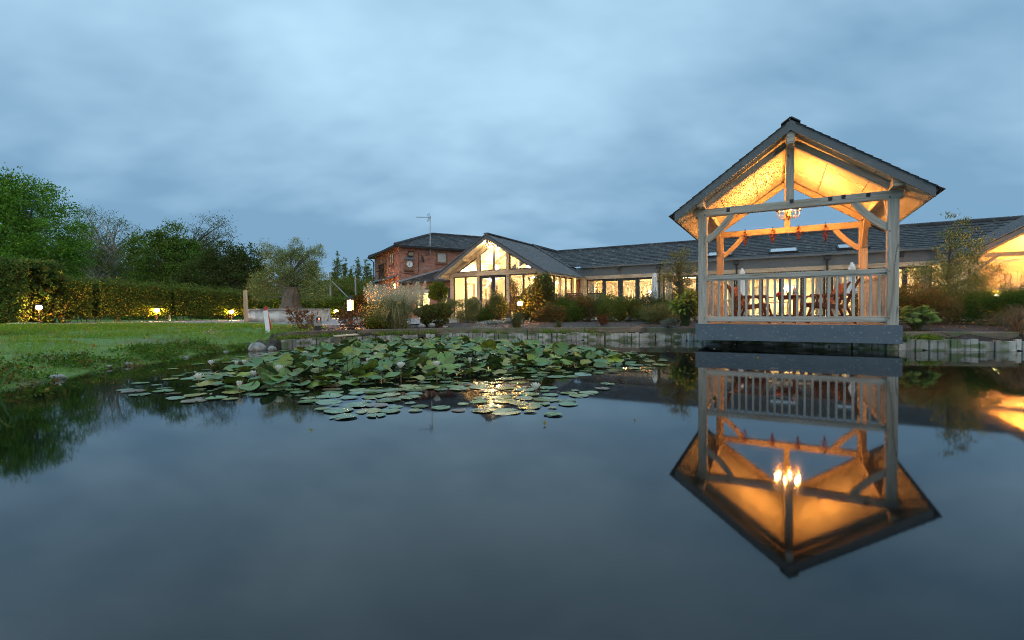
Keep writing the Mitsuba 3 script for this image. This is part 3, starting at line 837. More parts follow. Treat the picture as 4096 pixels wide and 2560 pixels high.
# ---- long tiled building
LB_ = thing('long_building', 'long low tiled building with dark cladding and lit glass doors behind the pavilion', 'building')
FB = 26.0
A0, A1 = -10.3, 5.72
up_l = (0, 4.0, 1.47)
ll = math.hypot(4.0, 1.47)
vl = lambda s: -10.9 - 2.3 * (s / ll)  # noqa: E731
tiled(LB_, site(0, 25.83, 3.34), SITE[:3, 0], SITE[:3, :3] @ np.array(up_l), ll, vl, lambda s: 5.79)
tiled(LB_, site(0, 25.9, 2.80), SITE[:3, 0], SITE[:3, :3] @ np.array((0, 3.93, 1.99)), math.hypot(3.93, 1.99), lambda s: 5.80, lambda s: 15.0)
slab(LB_, 'roof_end', 5.77, 5.80, 25.86, 26.6, 2.9, 3.32, 'grey_metal')
ridge_tiles(LB_, site(-13.2, 29.85, 4.83), site(15, 29.85, 4.83), 62)
# roof of the link behind the garden room
wl = lambda s: 25.9 - 0  # noqa: E731
for s_ in (-1, 1):
    o_ = site(AC + s_ * 3.3, 0, RZ - 0.03 - SLP * 3.3)
    tiled(LB_, o_, SITE[:3, 1], SITE[:3, :3] @ np.array((-s_, 0, SLP)), 3.3 * math.hypot(1, SLP), wl, (lambda s: 26.05 + 3.9 * (s / 3.85)) if s_ > 0 else (lambda s: 31.0), row=0.3)
ridge_tiles(LB_, site(AC, 25.88, RZ + 0.02), site(AC, 30.0, RZ + 0.02), 11)
wood(LB_, 'rear_verge', (AC + 0.05, 25.9, RZ + 0.045), (AC + 3.36, 25.9, zr(AC + 3.33) + 0.02), 0.10, 0.07, 'grey_metal')
wood(LB_, 'oak_post', (A0 + 0.18, FB - 0.02, 0.44), (A0 + 0.18, FB - 0.02, 2.6), 0.2, 0.2, 'teak', up=(0, 1, 0))
slab(LB_, 'end_panel', A0 + 0.28, -9.62, FB, FB + 0.06, 0.44, 2.6, 'oak_tan')
wood(LB_, 'gutter', (A0 + 0.4, 25.78, 3.29), (5.83, 25.78, 3.29), 0.11, 0.10, 'grey_metal')
wood(LB_, 'eaves_board', (A0 + 0.4, 25.93, 3.30), (5.76, 25.93, 3.30), 0.16, 0.05, 'grey_metal')
for k, z in enumerate((2.79, 3.03)):
    m = Mesh()
    v = box(A0 + 0.08, 5.72, 25.94 - 0.012 * k, FB, z, z + 0.245, DARK)
    part(LB_, 'cladding_board', v, 'grey_metal', mat=SITE)
a = A0 + 0.08
for q in (-5.46, -1.75, 1.97, 5.72):
    wood(LB_, 'oak_beam', (a, FB, 2.69), (q, FB, 2.69), 0.16, 0.195, 'oak_tan')
    a = q + 0.004
for q in (-5.46, -1.75, 1.97):
    wood(LB_, 'oak_post', (q, FB, 0.44), (q, FB, 2.59), 0.20, 0.14, 'oak_tan', up=(0, 1, 0))
    DPN = part(LB_, 'downpipe', tube([(q - 0.05, 25.84, 0.45), (q - 0.05, 25.84, 3.06)], 0.04, 8, col=DARK), 'paint', True, mat=SITE)
    part(LB_, 'hopper', box(q - 0.17, q + 0.07, 25.74, 25.9, 3.04, 3.2, DARK), 'paint', mat=SITE)
for q in (-7.67, 4.56):
    part(LB_, 'wall_light', tube([(q, 25.84, 3.0), (q, 25.84, 3.19)], 0.075, 10, col=DARK), 'paint', mat=SITE)
Z2 = (0, FB + 0.03, 0)
slab(LB_, 'low_wall', -9.62, -8.62, FB - 0.04, FB + 0.08, 0.44, 1.74, 'sleeper_wood')
glazed(LB_, SITE, Z2, X1, rect(-9.60, -8.62, 1.75, 2.59), fw=0.07)
for x0, x1 in ((-8.61, -7.66), (-7.65, -6.70)):
    glazed(LB_, SITE, Z2, X1, rect(x0, x1, 0.46, 2.59), 'door', fw=0.125)
glazed(LB_, SITE, Z2, X1, rect(-6.69, -5.57, 0.46, 2.59), fw=0.09)
for q0, q1 in ((-5.35, -1.86), (-1.64, 1.86), (2.08, 5.60)):
    st = (q1 - q0) / 4
    for k in range(4):
        glazed(LB_, SITE, Z2, X1, rect(q0 + st * k + 0.004, q0 + st * (k + 1) - 0.004, 0.46, 2.59), 'door' if k in (1, 2) else 'window', fw=0.10 if k in (1, 2) else 0.07)
# inside the hall
slab(LB_, 'floor', -10.2, 6.0, FB + 0.09, 30.5, 0.40, 0.45, 'deck_wood')
slab(LB_, 'ceiling', -10.2, 6.0, FB + 0.1, 30.5, 2.64, 2.7, 'cream_wall')
slab(LB_, 'back_wall', -10.2, 6.0, 30.4, 30.5, 0.45, 2.64, 'cream_wall')
slab(LB_, 'end_wall', 5.93, 6.05, FB + 0.1, 30.4, 0.45, 2.64, 'cream_wall')
slab(LB_, 'end_wall', -10.3, -10.2, 27.2, 30.4, 0.45, 2.64, 'cream_wall')
slab(LB_, 'cornice', -10.1, 5.9, 30.3, 30.395, 2.5, 2.635, 'cream_wall')
for a in np.arange(-9.8, 5.9, 0.78):
    slab(LB_, 'wall_batten', a, a + 0.06, 30.37, 30.398, 0.5, 2.48, 'paint', col=(0.68, 0.62, 0.48))
for z in (1.35, 0.6, 2.3):
    slab(LB_, 'dado_rail', -10.1, 5.9, 30.355, 30.385, z, z + 0.06, 'paint', col=(0.68, 0.62, 0.48))
for b in np.arange(26.5, 30.2, 0.7):
    slab(LB_, 'wall_batten', 5.90, 5.928, b, b + 0.06, 0.5, 2.5, 'paint', col=(0.68, 0.62, 0.48))
for i_, a in enumerate((-8.9, -6.0, -3.3, -0.9, 2.9, 4.9)):
    if i_ % 2:
        k = part(LB_, 'picture', box(a - 0.3, a + 0.3, 30.34, 30.37, 1.5, 2.1, (0.18, 0.12, 0.08)), 'paint', mat=SITE)
        put(f'{k}__mount', box(a - 0.25, a + 0.25, 30.33, 30.345, 1.55, 2.05, ((0.5, 0.48, 0.42), (0.3, 0.33, 0.34), (0.45, 0.36, 0.25))[i_ // 2]), 'matt', mat=SITE)
    else:
        k = part(LB_, 'inner_door', box(a - 0.42, a + 0.42, 30.33, 30.37, 0.45, 2.35, (0.50, 0.40, 0.27)), 'paint', mat=SITE)
        put(f'{k}__trim', beam((a - 0.47, 30.34, 0.45), (a - 0.47, 30.34, 2.4), 0.09, 0.05, up=(0, 1, 0), col=(0.6, 0.54, 0.42), m=beam((a + 0.47, 30.34, 0.45), (a + 0.47, 30.34, 2.4), 0.09, 0.05, up=(0, 1, 0), col=(0.6, 0.54, 0.42))), 'paint', mat=SITE)
for i_, q in enumerate((-9.4, -5.75, -5.1, -2.05, -1.4, 1.65, 2.35, 5.45)):
    m = Mesh()
    t_ = np.linspace(0, 1, 25)
    c_ = np.stack([q - 0.16 + 0.32 * t_, FB + 0.22 + 0.035 * np.sin(t_ * 38 + i_), 0 * t_ + 0.5], 1)
    v = np.vstack([c_, c_ + (0, 0, 2.05)])
    i2 = np.arange(24)
    m.add(v, np.vstack([np.stack([i2, i2 + 1, i2 + 26], 1), np.stack([i2, i2 + 26, i2 + 25], 1)]), None, (0.62, 0.55, 0.42))
    part(LB_, 'curtain', m, 'matt', True, mat=SITE)
for a, b in ((-7.4, 28.4), (-3.4, 28.0), (-0.2, 28.6), (3.3, 28.1)):
    m = beam((a - 0.7, b, 1.18), (a + 0.7, b, 1.18), 0.75, 0.05, col=(0.30, 0.18, 0.10))
    for sx in (-0.6, 0.6):
        for sy in (-0.28, 0.28):
            beam((a + sx, b + sy, 0.45), (a + sx, b + sy, 1.16), 0.06, 0.06, up=(0, 1, 0), col=(0.30, 0.18, 0.10), m=m)
    k = thing('dining_table', f'wooden dining table inside the long building, {("near the garden room", "seen left of the pavilion", "seen through the middle of the pavilion", "seen at the right of the pavilion")[int((a + 9) // 4)]}', 'table', 'dining tables in the hall')
    put(k, m, 'paint', mat=SITE)
for a in (-8.4, -4.4, -0.4, 3.8):
    k = part(LB_, 'added_ceiling_light', box(a - 0.5, a + 0.5, 27.6, 28.2, 2.61, 2.637), 'paint', mat=SITE, **lamp(INSIDE * 3.4))  # added panels that brighten the hall walls evenly
SC = [(-6.9, 30.3, 1.95, 'in the doors nearest the garden room'), (0.35, 30.3, 1.95, 'seen between the pavilion railing and the left bench'), (5.86, 27.8, 1.98, 'at the far right end of the glass doors')]
for a, b, z, wh in SC:
    k = thing('wall_sconce', f'lit wall sconce inside the long building, {wh}', 'lamp')
    put(f'{k}__shade', ball((a, b, z), (0.06, 0.06, 0.09), 6), 'paint', mat=SITE, **lamp(INSIDE * 5))
    put(f'{k}__bracket', box(a - 0.02, a + 0.02, b - 0.02, b + 0.06, z - 0.2, z - 0.1, (0.2, 0.15, 0.1)), 'paint', mat=SITE)
for a0, a1 in ((-3.2, -2.05), (-0.38, 0.77), (2.36, 3.5)):
    sl = lambda t: np.array([0, 25.83 + 4.0 * t, 3.34 + 1.47 * t])  # noqa: E731
    p, q = sl(0.09), sl(0.27)
    fr = Mesh()
    nn = unit((0, -1.47, 4.0))
    for u0, u1 in (((a0, 0, 0), (a1, 0, 0)),):
        beam(p + u0 + nn * 0.06, p + u1 + nn * 0.06, 0.07, 0.09, up=nn, col=DARK, m=fr)
        beam(q + u0 + nn * 0.06, q + u1 + nn * 0.06, 0.07, 0.09, up=nn, col=DARK, m=fr)
        beam(p + u0 + nn * 0.061, q + u0 + nn * 0.061, 0.07, 0.088, up=nn, col=DARK, m=fr)
        beam(p + u1 + nn * 0.061, q + u1 + nn * 0.061, 0.07, 0.088, up=nn, col=DARK, m=fr)
    k = part(LB_, 'skylight', fr, 'paint', mat=SITE)
    m = Mesh().add([p + (a0, 0, 0) + nn * 0.085, p + (a1, 0, 0) + nn * 0.085, q + (a1, 0, 0) + nn * 0.085, q + (a0, 0, 0) + nn * 0.085], [[0, 1, 2], [0, 2, 3]], None, (0.42, 0.48, 0.52))
    put(f'{k}__pane', m, 'gloss', mat=SITE)

# ---- right-hand wing with a lit timber porch
PW = thing('porch_wing', 'right-hand wing with a dark standing-seam roof and a lamp-lit timber porch gable', 'building')
PC, PSL, PRZ, PVB, PB = 9.02, 0.585, 4.72, 21.35, 22.05
pz = lambda a: PRZ - PSL * abs(a - PC)  # noqa: E731
for s_ in (-1, 1):
    ea = PC + s_ * 3.42
    poly = [(PC, pz(PC) - 0.22), (ea, pz(ea) - 0.22), (ea, pz(ea)), (PC, pz(PC))]
    part(PW, 'barge_board', prism(poly if s_ > 0 else poly[::-1], (0, PVB + 0.03, 0), (1, 0, 0), (0, 0, 1), 0.03), 'grey_metal', mat=SITE)
    d, nrm = unit((s_, 0, -PSL)), unit((s_ * PSL, 0, 1))
    ln = 3.42 * math.hypot(1, PSL)
    a0 = np.array([PC, 0, PRZ - 0.15]) + d * (ln / 2 - 0.01)
    part(PW, 'soffit', beam(a0 + (0, PVB + 0.04, 0), a0 + (0, 25.6, 0), ln - 0.06, 0.02, up=nrm), 'board', mat=SITE)
    for k in range(12):
        b0, b1 = PVB - 0.02 + 6.0 * k / 12, PVB - 0.02 + 6.0 * (k + 1) / 12
        m = Mesh()
        a1 = np.array([PC, 0, PRZ - 0.03]) + d * (ln / 2)
        beam(a1 + (0, b0 + 0.012, 0), a1 + (0, b1 - 0.012, 0), ln + 0.06, 0.05, up=nrm, c=0.003, m=m)
        kp = part(PW, 'roof_panel', m, 'roof_metal', mat=SITE)
        put(f'{kp}__seam', beam(np.array([PC, b0, PRZ - 0.002]), np.array([PC, b0, PRZ - 0.002]) + d * (ln + 0.03), 0.045, 0.035, up=nrm), 'seam_metal', mat=SITE)
    wood(PW, 'gutter', (ea + s_ * 0.05, PVB + 0.04, pz(ea) - 0.06), (ea + s_ * 0.05, 27.2, pz(ea) - 0.06), 0.10, 0.09, 'grey_metal')
    wood(PW, 'gable_rafter', (PC + s_ * 3.1, PB, pz(PC + 3.1) - 0.26), (PC + s_ * 0.02, PB, PRZ - 0.26), 0.14, 0.16, up=(0, 1, 0))
    wood(PW, 'post', (PC + s_ * 3.14, PB, 0.44), (PC + s_ * 3.14, PB, 2.54), 0.17, 0.17, up=(0, 1, 0))
    wood(PW, 'brace', (PC + s_ * 3.05, PB, 2.15), (PC + s_ * 2.6, PB, 2.56), 0.09, 0.09, up=(0, 1, 0))
    wood(PW, 'eaves_beam', (PC + s_ * 3.14, PVB + 0.1, 2.66), (PC + s_ * 3.14, 25.6, 2.66), 0.15, 0.15)
wood(PW, 'tie_beam', (PC - 3.3, PB - 0.01, 2.605), (PC + 3.3, PB - 0.01, 2.605), 0.15, 0.125)
wood(PW, 'ridge_cap', (PC, PVB - 0.03, PRZ + 0.035), (PC, 27.3, PRZ + 0.035), 0.26, 0.05, 'grey_metal')
for x0, x1 in ((PC - 3.0, PC - 1.81), (PC - 1.805, PC - 0.605), (PC - 0.6, PC + 0.6), (PC + 0.605, PC + 3.0)):
    slab(PW, 'wall_panel', x0, x1, 23.7, 23.8, 0.44, 2.5, 'board')
poly = [(PC - 3.1, 2.52), (PC + 3.1, 2.52), (PC + 3.1, pz(PC + 3.1) - 0.17), (PC, PRZ - 0.17), (PC - 3.1, pz(PC + 3.1) - 0.17)]
part(PW, 'gable_panel', prism(poly, (0, 23.8, 0), (1, 0, 0), (0, 0, 1), 0.1), 'board', mat=SITE)
slab(PW, 'side_wall', PC - 3.12, PC - 3.02, 22.6, 26.0, 0.44, 2.58, 'board')
glazed(PW, SITE, (PC - 3.15, 0, 0), (0, 1, 0), rect(22.25, 22.6, 0.9, 2.2), 'side_window', col=DARK)
slab(PW, 'pier', 5.72, 5.98, 25.8, 26.1, 0.44, 1.72, 'brick_face')
slab(PW, 'counter', PC - 3.3, PC + 3.2, 21.95, 22.35, 1.40, 1.47, 'oak')
for k in range(5):
    slab(PW, 'counter_board', PC - 3.2, PC + 3.1, 22.0, 22.04 + 0.004 * (k % 2), 0.46 + 0.185 * k, 0.46 + 0.185 * (k + 1) - 0.008, 'sleeper_wood')
k = thing('porch_lamp', 'lit lamp under the ridge of the right-hand porch, outside the frame', 'lamp')
put(k, ball((PC - 0.5, 22.9, 3.55), 0.2, 7), 'paint', mat=SITE, **lamp(WARM * 175))

# ---- brick house
HM = frame((-7.71, 31.52, 0), 0.5011)
HH = HM[:3, :3]
BH = thing('brick_house', 'two-storey red brick house with a hipped dark tiled roof, clock and aerial', 'house')
hl, hd = 14.0, 8.0
part(BH, 'wall', box(0.4, hl - 0.4, 0.4, hd - 0.4, 0.3, 5.12), 'brick_face', mat=HM)
hw = lambda p: (HM @ np.r_[np.asarray(p, float), 1])[:3]  # noqa: E731
slp = math.hypot(4.0, 1.55)
tiled(BH, hw((0, 0, 5.25)), HH[:, 0], HH @ np.array((0, 4.0, 1.55)), slp, lambda s: 4.0 * s / slp, lambda s: hl - 4.0 * s / slp, row=0.30, wide=0.30)
tiled(BH, hw((0, 0, 5.25)), HH[:, 1], HH @ np.array((4.0, 0, 1.55)), slp, lambda s: 4.0 * s / slp, lambda s: hd - 4.0 * s / slp, row=0.30, wide=0.30)
tiled(BH, hw((0, hd, 5.25)), HH[:, 0], HH @ np.array((0, -4.0, 1.55)), slp, lambda s: 4.0 * s / slp, lambda s: hl - 4.0 * s / slp, row=0.6, wide=0.6)
ridge_tiles(BH, hw((0.02, 0.02, 5.30)), hw((4, 4, 6.84)), 16)
ridge_tiles(BH, hw((4, 4, 6.84)), hw((hl - 4, 4, 6.84)), 16)
ridge_tiles(BH, hw((0.02, hd, 5.30)), hw((4, 4, 6.84)), 14)
part(BH, 'soffit', box(0.02, hl, 0.02, hd, 5.13, 5.15, (0.16, 0.10, 0.06)), 'paint', mat=HM)
for p, q in (((-0.02, -0.02), (hl, -0.02)), ((-0.02, 0.0), (-0.02, hd))):
    part(BH, 'gutter', beam((*p, 5.19), (*q, 5.19), 0.11, 0.14, col=(0.018, 0.018, 0.02)), 'paint', mat=HM)
part(BH, 'downpipe', tube([(0.35, 7.72, 0.4), (0.35, 7.72, 4.85), (0.05, 7.9, 5.12)], 0.045, 7, col=(0.02, 0.02, 0.022)), 'paint', mat=HM)
OAKF = (0.24, 0.125, 0.055)


def house_window(u0, u1, z0, z1, face, mull=0, blind=(0.5, 0.46, 0.4), name='window'):
    if face == 'r':
        p0, ax, mm = (0, 0.385, 0), (1, 0, 0), lambda u, d, z: (u, 0.385 + d, z)  # noqa: E731
    else:
        p0, ax, mm = (0.385, 0, 0), (0, 1, 0), lambda u, d, z: (0.385 + d, u, z)  # noqa: E731
    k = glazed(BH, HM, p0, ax, rect(u0, u1, z0, z1), name, fw=0.09, col=OAKF, depth=0.09)
    for i in range(mull):
        c = u0 + (u1 - u0) * (i + 1) / (mull + 1)
        put(key_for(f'{k}__mullion'), beam(mm(c, 0, z0), mm(c, 0, z1), 0.07, 0.075, up=(0, 1, 0) if face == 'r' else (1, 0, 0), col=OAKF), 'paint', mat=HM)
    m = Mesh().add([mm(u0, 0.011, z0), mm(u1, 0.011, z0), mm(u1, 0.011, z1), mm(u0, 0.011, z1)], [[0, 1, 2], [0, 2, 3]], None, blind)
    put(f'{k}__blind', m, 'matt', mat=HM)
    put(f'{k}__sill', beam(mm(u0 - 0.06, -0.03, z0 - 0.05), mm(u1 + 0.06, -0.03, z0 - 0.05), 0.14, 0.07, up=(0, 0, 1), col=(0.22, 0.10, 0.06)), 'paint', mat=HM)


house_window(3.02, 3.82, 4.2, 5.0, 'r', blind=(0.50, 0.48, 0.44))
house_window(4.9, 5.7, 4.2, 5.0, 'r')
house_window(5.75, 6.75, 4.1, 5.0, 'l', 1, blind=(0.25, 0.2, 0.15))
house_window(1.75, 2.85, 4.18, 5.02, 'l', 1, blind=(0.62, 0.52, 0.36))
house_window(3.8, 4.9, 3.4, 5.02, 'l', 2, blind=(0.45, 0.33, 0.2), name='balcony_door')
bal = Mesh()
for t in np.linspace(3.78, 5.4, 15):
    beam((0.2, t, 3.32), (0.2, t, 4.38), 0.022, 0.022, up=(0, 1, 0), col=(0.02, 0.017, 0.015), m=bal)
for z in (3.34, 4.38):
    beam((0.2, 3.76, z), (0.2, 5.42, z), 0.05, 0.04, col=(0.02, 0.017, 0.015), m=bal)
for t in (3.78, 5.4):
    beam((0.2, t, 4.36), (0.4, t, 4.36), 0.03, 0.03, col=(0.02, 0.017, 0.015), m=bal)
part(BH, 'balcony_railing', bal, 'paint', mat=HM)
skirt = Mesh()
beam((0.22, 0.9, 3.24), (0.22, 7.6, 3.24), 0.36, 0.05, up=unit((-0.6, 0, 1)), col=(0.10, 0.115, 0.13), m=skirt)
part(BH, 'skirt_roof', skirt, 'paint', mat=HM)
CK = thing('wall_clock', 'round white clock in a wooden case on the brick house', 'clock')
part(CK, 'case', box(0.76, 1.36, 0.22, 0.398, 3.68, 4.36, (0.22, 0.13, 0.075)), 'paint', mat=HM)
part(CK, 'ledge', box(0.72, 1.40, 0.19, 0.398, 3.60, 3.675, (0.16, 0.09, 0.05)), 'paint', mat=HM)
m = Mesh().add([(0.70, 0.14, 4.365), (1.42, 0.14, 4.365), (1.28, 0.397, 4.6), (0.84, 0.397, 4.6), (0.70, 0.397, 4.365), (1.42, 0.397, 4.365)], [[0, 1, 2], [0, 2, 3], [0, 3, 4], [1, 5, 2], [0, 4, 5], [0, 5, 1]], None, (0.16, 0.19, 0.22))
part(CK, 'hood', m, 'paint', mat=HM)


def disc(c, r, n, y, col, m=None, r0=0.0):
    ang = np.linspace(0, 2 * math.pi, n + 1)[:-1]
    out = np.stack([c[0] + r * np.cos(ang), 0 * ang + y, c[1] + r * np.sin(ang)], 1)
    m = m or Mesh()
    if r0:
        inn = np.stack([c[0] + r0 * np.cos(ang), 0 * ang + y, c[1] + r0 * np.sin(ang)], 1)
        i = np.arange(n)
        j = (i + 1) % n
        return m.add(np.vstack([out, inn]), np.vstack([np.stack([i, j, j + n], 1), np.stack([i, j + n, i + n], 1)]), None, col)
    return m.add(np.vstack([out, [[c[0], y, c[1]]]]), np.stack([np.arange(n), (np.arange(n) + 1) % n, np.full(n, n)], 1), None, col)


CC = (1.06, 4.05)
part(CK, 'dial', disc(CC, 0.225, 24, 0.214, (0.78, 0.80, 0.80)), 'paint', mat=HM)
part(CK, 'rim', disc(CC, 0.255, 24, 0.207, (0.02, 0.02, 0.02), r0=0.222), 'paint', mat=HM)
nm = Mesh()
for h in range(12):
    t = math.pi / 2 - h * math.pi / 6
    u_ = np.array([math.cos(t), 0, math.sin(t)])
    p = np.array([CC[0], 0.211, CC[1]])
    beam(p + u_ * (0.15 if h % 3 else 0.135), p + u_ * 0.2, 0.016 if h % 3 else 0.026, 0.003, up=(0, 1, 0), col=(0.02, 0.02, 0.02), m=nm)
part(CK, 'hour_mark', nm, 'paint', mat=HM, kind='stuff', label='black hour marks on the clock dial')
for ln, t, w in ((0.115, math.pi / 2 - 2 * math.pi * (6.72 / 12), 0.024), (0.17, math.pi / 2 - 2 * math.pi * (0.72 - 0.68), 0.016)):
    u_ = np.array([math.cos(t), 0, math.sin(t)])
    p = np.array([CC[0], 0.208 - w * 0.1, CC[1]])
    part(CK, 'hand', beam(p - u_ * 0.03, p + u_ * ln, w, 0.003, up=(0, 1, 0), col=(0.02, 0.02, 0.02)), 'paint', mat=HM)
FL = thing('flood_lamp', 'unlit square floodlight above the wall clock on the brick house', 'lamp')
m = Mesh()
beam((1.14, 0.12, 4.72), (1.14, 0.22, 4.78), 0.40, 0.30, col=(0.03, 0.03, 0.035), m=m)
beam((1.14, 0.2, 4.7), (1.14, 0.4, 4.7), 0.05, 0.05, col=(0.03, 0.03, 0.035), m=m)
part(FL, 'housing', m, 'paint', mat=HM)
part(FL, 'lens', beam((1.14, 0.108, 4.713), (1.14, 0.116, 4.718), 0.34, 0.24, col=(0.35, 0.33, 0.25)), 'paint', mat=HM)
SD = thing('satellite_dish', 'grey satellite dish seen edge-on on the brick house wall', 'dish')
m = lathe([(0.002, 0.0), (0.1, 0.012), (0.2, 0.045), (0.27, 0.08)], sides=18, col=(0.07, 0.07, 0.075)).arr()
part(SD, 'reflector', m, 'paint', True, mat=HM @ np.array([[0.25, 0, 0.97, 1.86], [0, 1, 0, 0.1], [-0.97, 0, 0.25, 4.42], [0, 0, 0, 1.0]]))
part(SD, 'arm', tube([(1.86, 0.4, 4.36), (1.85, 0.12, 4.38), (1.7, 0.1, 4.34)], 0.018, 6, col=(0.3, 0.3, 0.3)), 'paint', mat=HM)
CV = part(BH, 'cable', tube([(0.72, 0.385, 3.42), (1.7, 0.385, 3.40), (1.74, 0.385, 3.6), (1.74, 0.385, 4.9)], 0.02, 5, col=(0.05, 0.03, 0.025)), 'paint', mat=HM)
AE = thing('roof_aerial', 'tall television aerial on a pole fixed to the brick house', 'aerial')
part(AE, 'pole', tube([(2.54, 0.3, 4.75), (2.58, 0.3, 7.38)], 0.028, 7, col=(0.5, 0.52, 0.55)), 'paint', mat=HM)
part(AE, 'bracket', tube([(2.2, 0.4, 4.72), (2.54, 0.3, 4.78), (2.4, 0.4, 5.0)], 0.02, 5, col=(0.06, 0.05, 0.05)), 'paint', mat=HM)
part(AE, 'boom', tube([(2.62, 0.3, 7.33), (1.55, 0.3, 7.26)], 0.014, 5, col=(0.25, 0.27, 0.3)), 'paint', mat=HM)
m = Mesh()
for t in np.linspace(0.04, 0.78, 13):
    x, z = 2.45 - t * 1.05, 7.318 - t * 0.068
    tube([(x, 0.14, z + 0.01), (x, 0.46, z + 0.01)], 0.007, 4, col=(0.25, 0.27, 0.3), m=m)
part(AE, 'director', m, 'paint', mat=HM, kind='stuff', label='short rods along the aerial boom')
m = Mesh()
for s_ in (-1, 1):
    for t in np.linspace(0.04, 0.26, 4):
        tube([(2.52 - t * 0.35, -0.02, 7.32 + s_ * t), (2.52 - t * 0.35, 0.62, 7.32 + s_ * t)], 0.007, 4, col=(0.25, 0.27, 0.3), m=m)
    for y in (0.1, 0.3, 0.5):
        tube([(2.52, y, 7.32), (2.42, y, 7.32 + s_ * 0.27)], 0.007, 4, col=(0.25, 0.27, 0.3), m=m)
part(AE, 'reflector', m, 'paint', mat=HM)
k = thing('house_lamp', 'lit wall lamp on the corner of the brick house above the plumed grass', 'lamp')
put(f'{k}__glass', lathe([(0.01, 2.42), (0.06, 2.45), (0.07, 2.72), (0.02, 2.76)], (0.24, 1.0, 0), 8), 'paint', mat=HM, **lamp(WARM * 10))
put(f'{k}__bracket', beam((0.24, 1.0, 2.8), (0.4, 1.0, 2.8), 0.05, 0.05, col=DARK), 'paint', mat=HM)

# ---- low brick extension between the house and the garden room
BX = thing('brick_extension', 'low brick extension with a tiled lean-to roof between the house and garden room', 'building')
m = Mesh()
EB = 24.6
for x0, x1, z0, z1 in ((-21.97, -21.12, 0.4, 2.68), (-19.94, -19.12, 0.4, 2.68), (-21.12, -19.94, 0.4, 0.75), (-21.12, -19.94, 2.36, 2.68), (-19.12, -15.75, 2.36, 2.68)):
    box(x0, x1, EB, EB + 0.22, z0, z1, m=m)
part(BX, 'wall', m, 'brick_face', mat=SITE)
for x0, x1 in ((-21.11, -20.66), (-20.655, -19.95)):
    glazed(BX, SITE, (0, EB + 0.1, 0), X1, rect(x0, x1, 0.76, 2.355), fw=0.045)
for x0, x1 in ((-19.11, -18.42), (-18.41, -17.5)):
    glazed(BX, SITE, (0, EB + 0.1, 0), X1, rect(x0, x1, 0.46, 2.355), 'door', fw=0.10)
slab(BX, 'end_panel', -17.49, -15.8, EB + 0.02, EB + 0.2, 0.44, 2.355, 'grey_metal')
ES = math.hypot(1, 0.366)
tiled(BX, site(0, 24.25, 2.80), SITE[:3, 0], SITE[:3, :3] @ np.array((0, 1.0, 0.366)), 5.0, lambda s: -22.3 + (s / ES) * 0.627, lambda s: -15.0, row=0.28, wide=0.3)
part(BX, 'gutter', beam((-22.2, 24.22, 2.77), (-15.9, 24.22, 2.77), 0.1, 0.1, col=DARK), 'paint', mat=SITE)
part(BX, 'fascia', beam((-22.2, 24.30, 2.73), (-15.9, 24.30, 2.73), 0.03, 0.12, col=DARK), 'paint', mat=SITE)
slab(BX, 'floor', -21.5, -15.8, EB + 0.22, 30.5, 0.40, 0.45, 'deck_wood')
part(BX, 'lead_flashing', beam((0.3, 0.385, 2.86), (5.4, 0.385, 4.37), 0.02, 0.12, col=(0.30, 0.34, 0.38)), 'paint', mat=HM)
part(BX, 'inner_wall', box(0.5, 5.0, 0.33, 0.378, 0.45, 2.62, (0.62, 0.64, 0.46)), 'matt', mat=HM)
slab(BX, 'back_wall', -19.9, -15.8, 28.6, 28.7, 0.45, 2.6, 'matt', col=(0.62, 0.64, 0.46))
slab(BX, 'ceiling', -21.5, -15.8, EB + 0.22, 30.5, 2.60, 2.63, 'matt', col=(0.8, 0.78, 0.7))
slab(BX, 'roller_blind', -21.1, -19.96, EB + 0.18, EB + 0.19, 2.08, 2.35, 'matt', col=(0.85, 0.84, 0.8))
part(BX, 'added_ceiling_light', box(-20.6, -18.4, EB + 1.0, EB + 1.4, 2.575, 2.597), 'paint', mat=SITE, **lamp(np.array([1.0, 0.86, 0.5]) * 16))

# ---- floodlight on the gable
k = thing('gable_floodlight', 'brilliant floodlight under the apex of the garden room gable', 'lamp')
put(f'{k}__lens', ball((AC + 0.02, VB + 0.42, 4.16), (0.11, 0.07, 0.09), 7), 'paint', mat=SITE, **lamp(np.array([1, 0.70, 0.33]) * 90))
put(f'{k}__bracket', beam((AC + 0.02, VB + 0.48, 4.22), (AC + 0.02, VB + 0.48, 4.36), 0.04, 0.04, col=DARK), 'paint', mat=SITE)
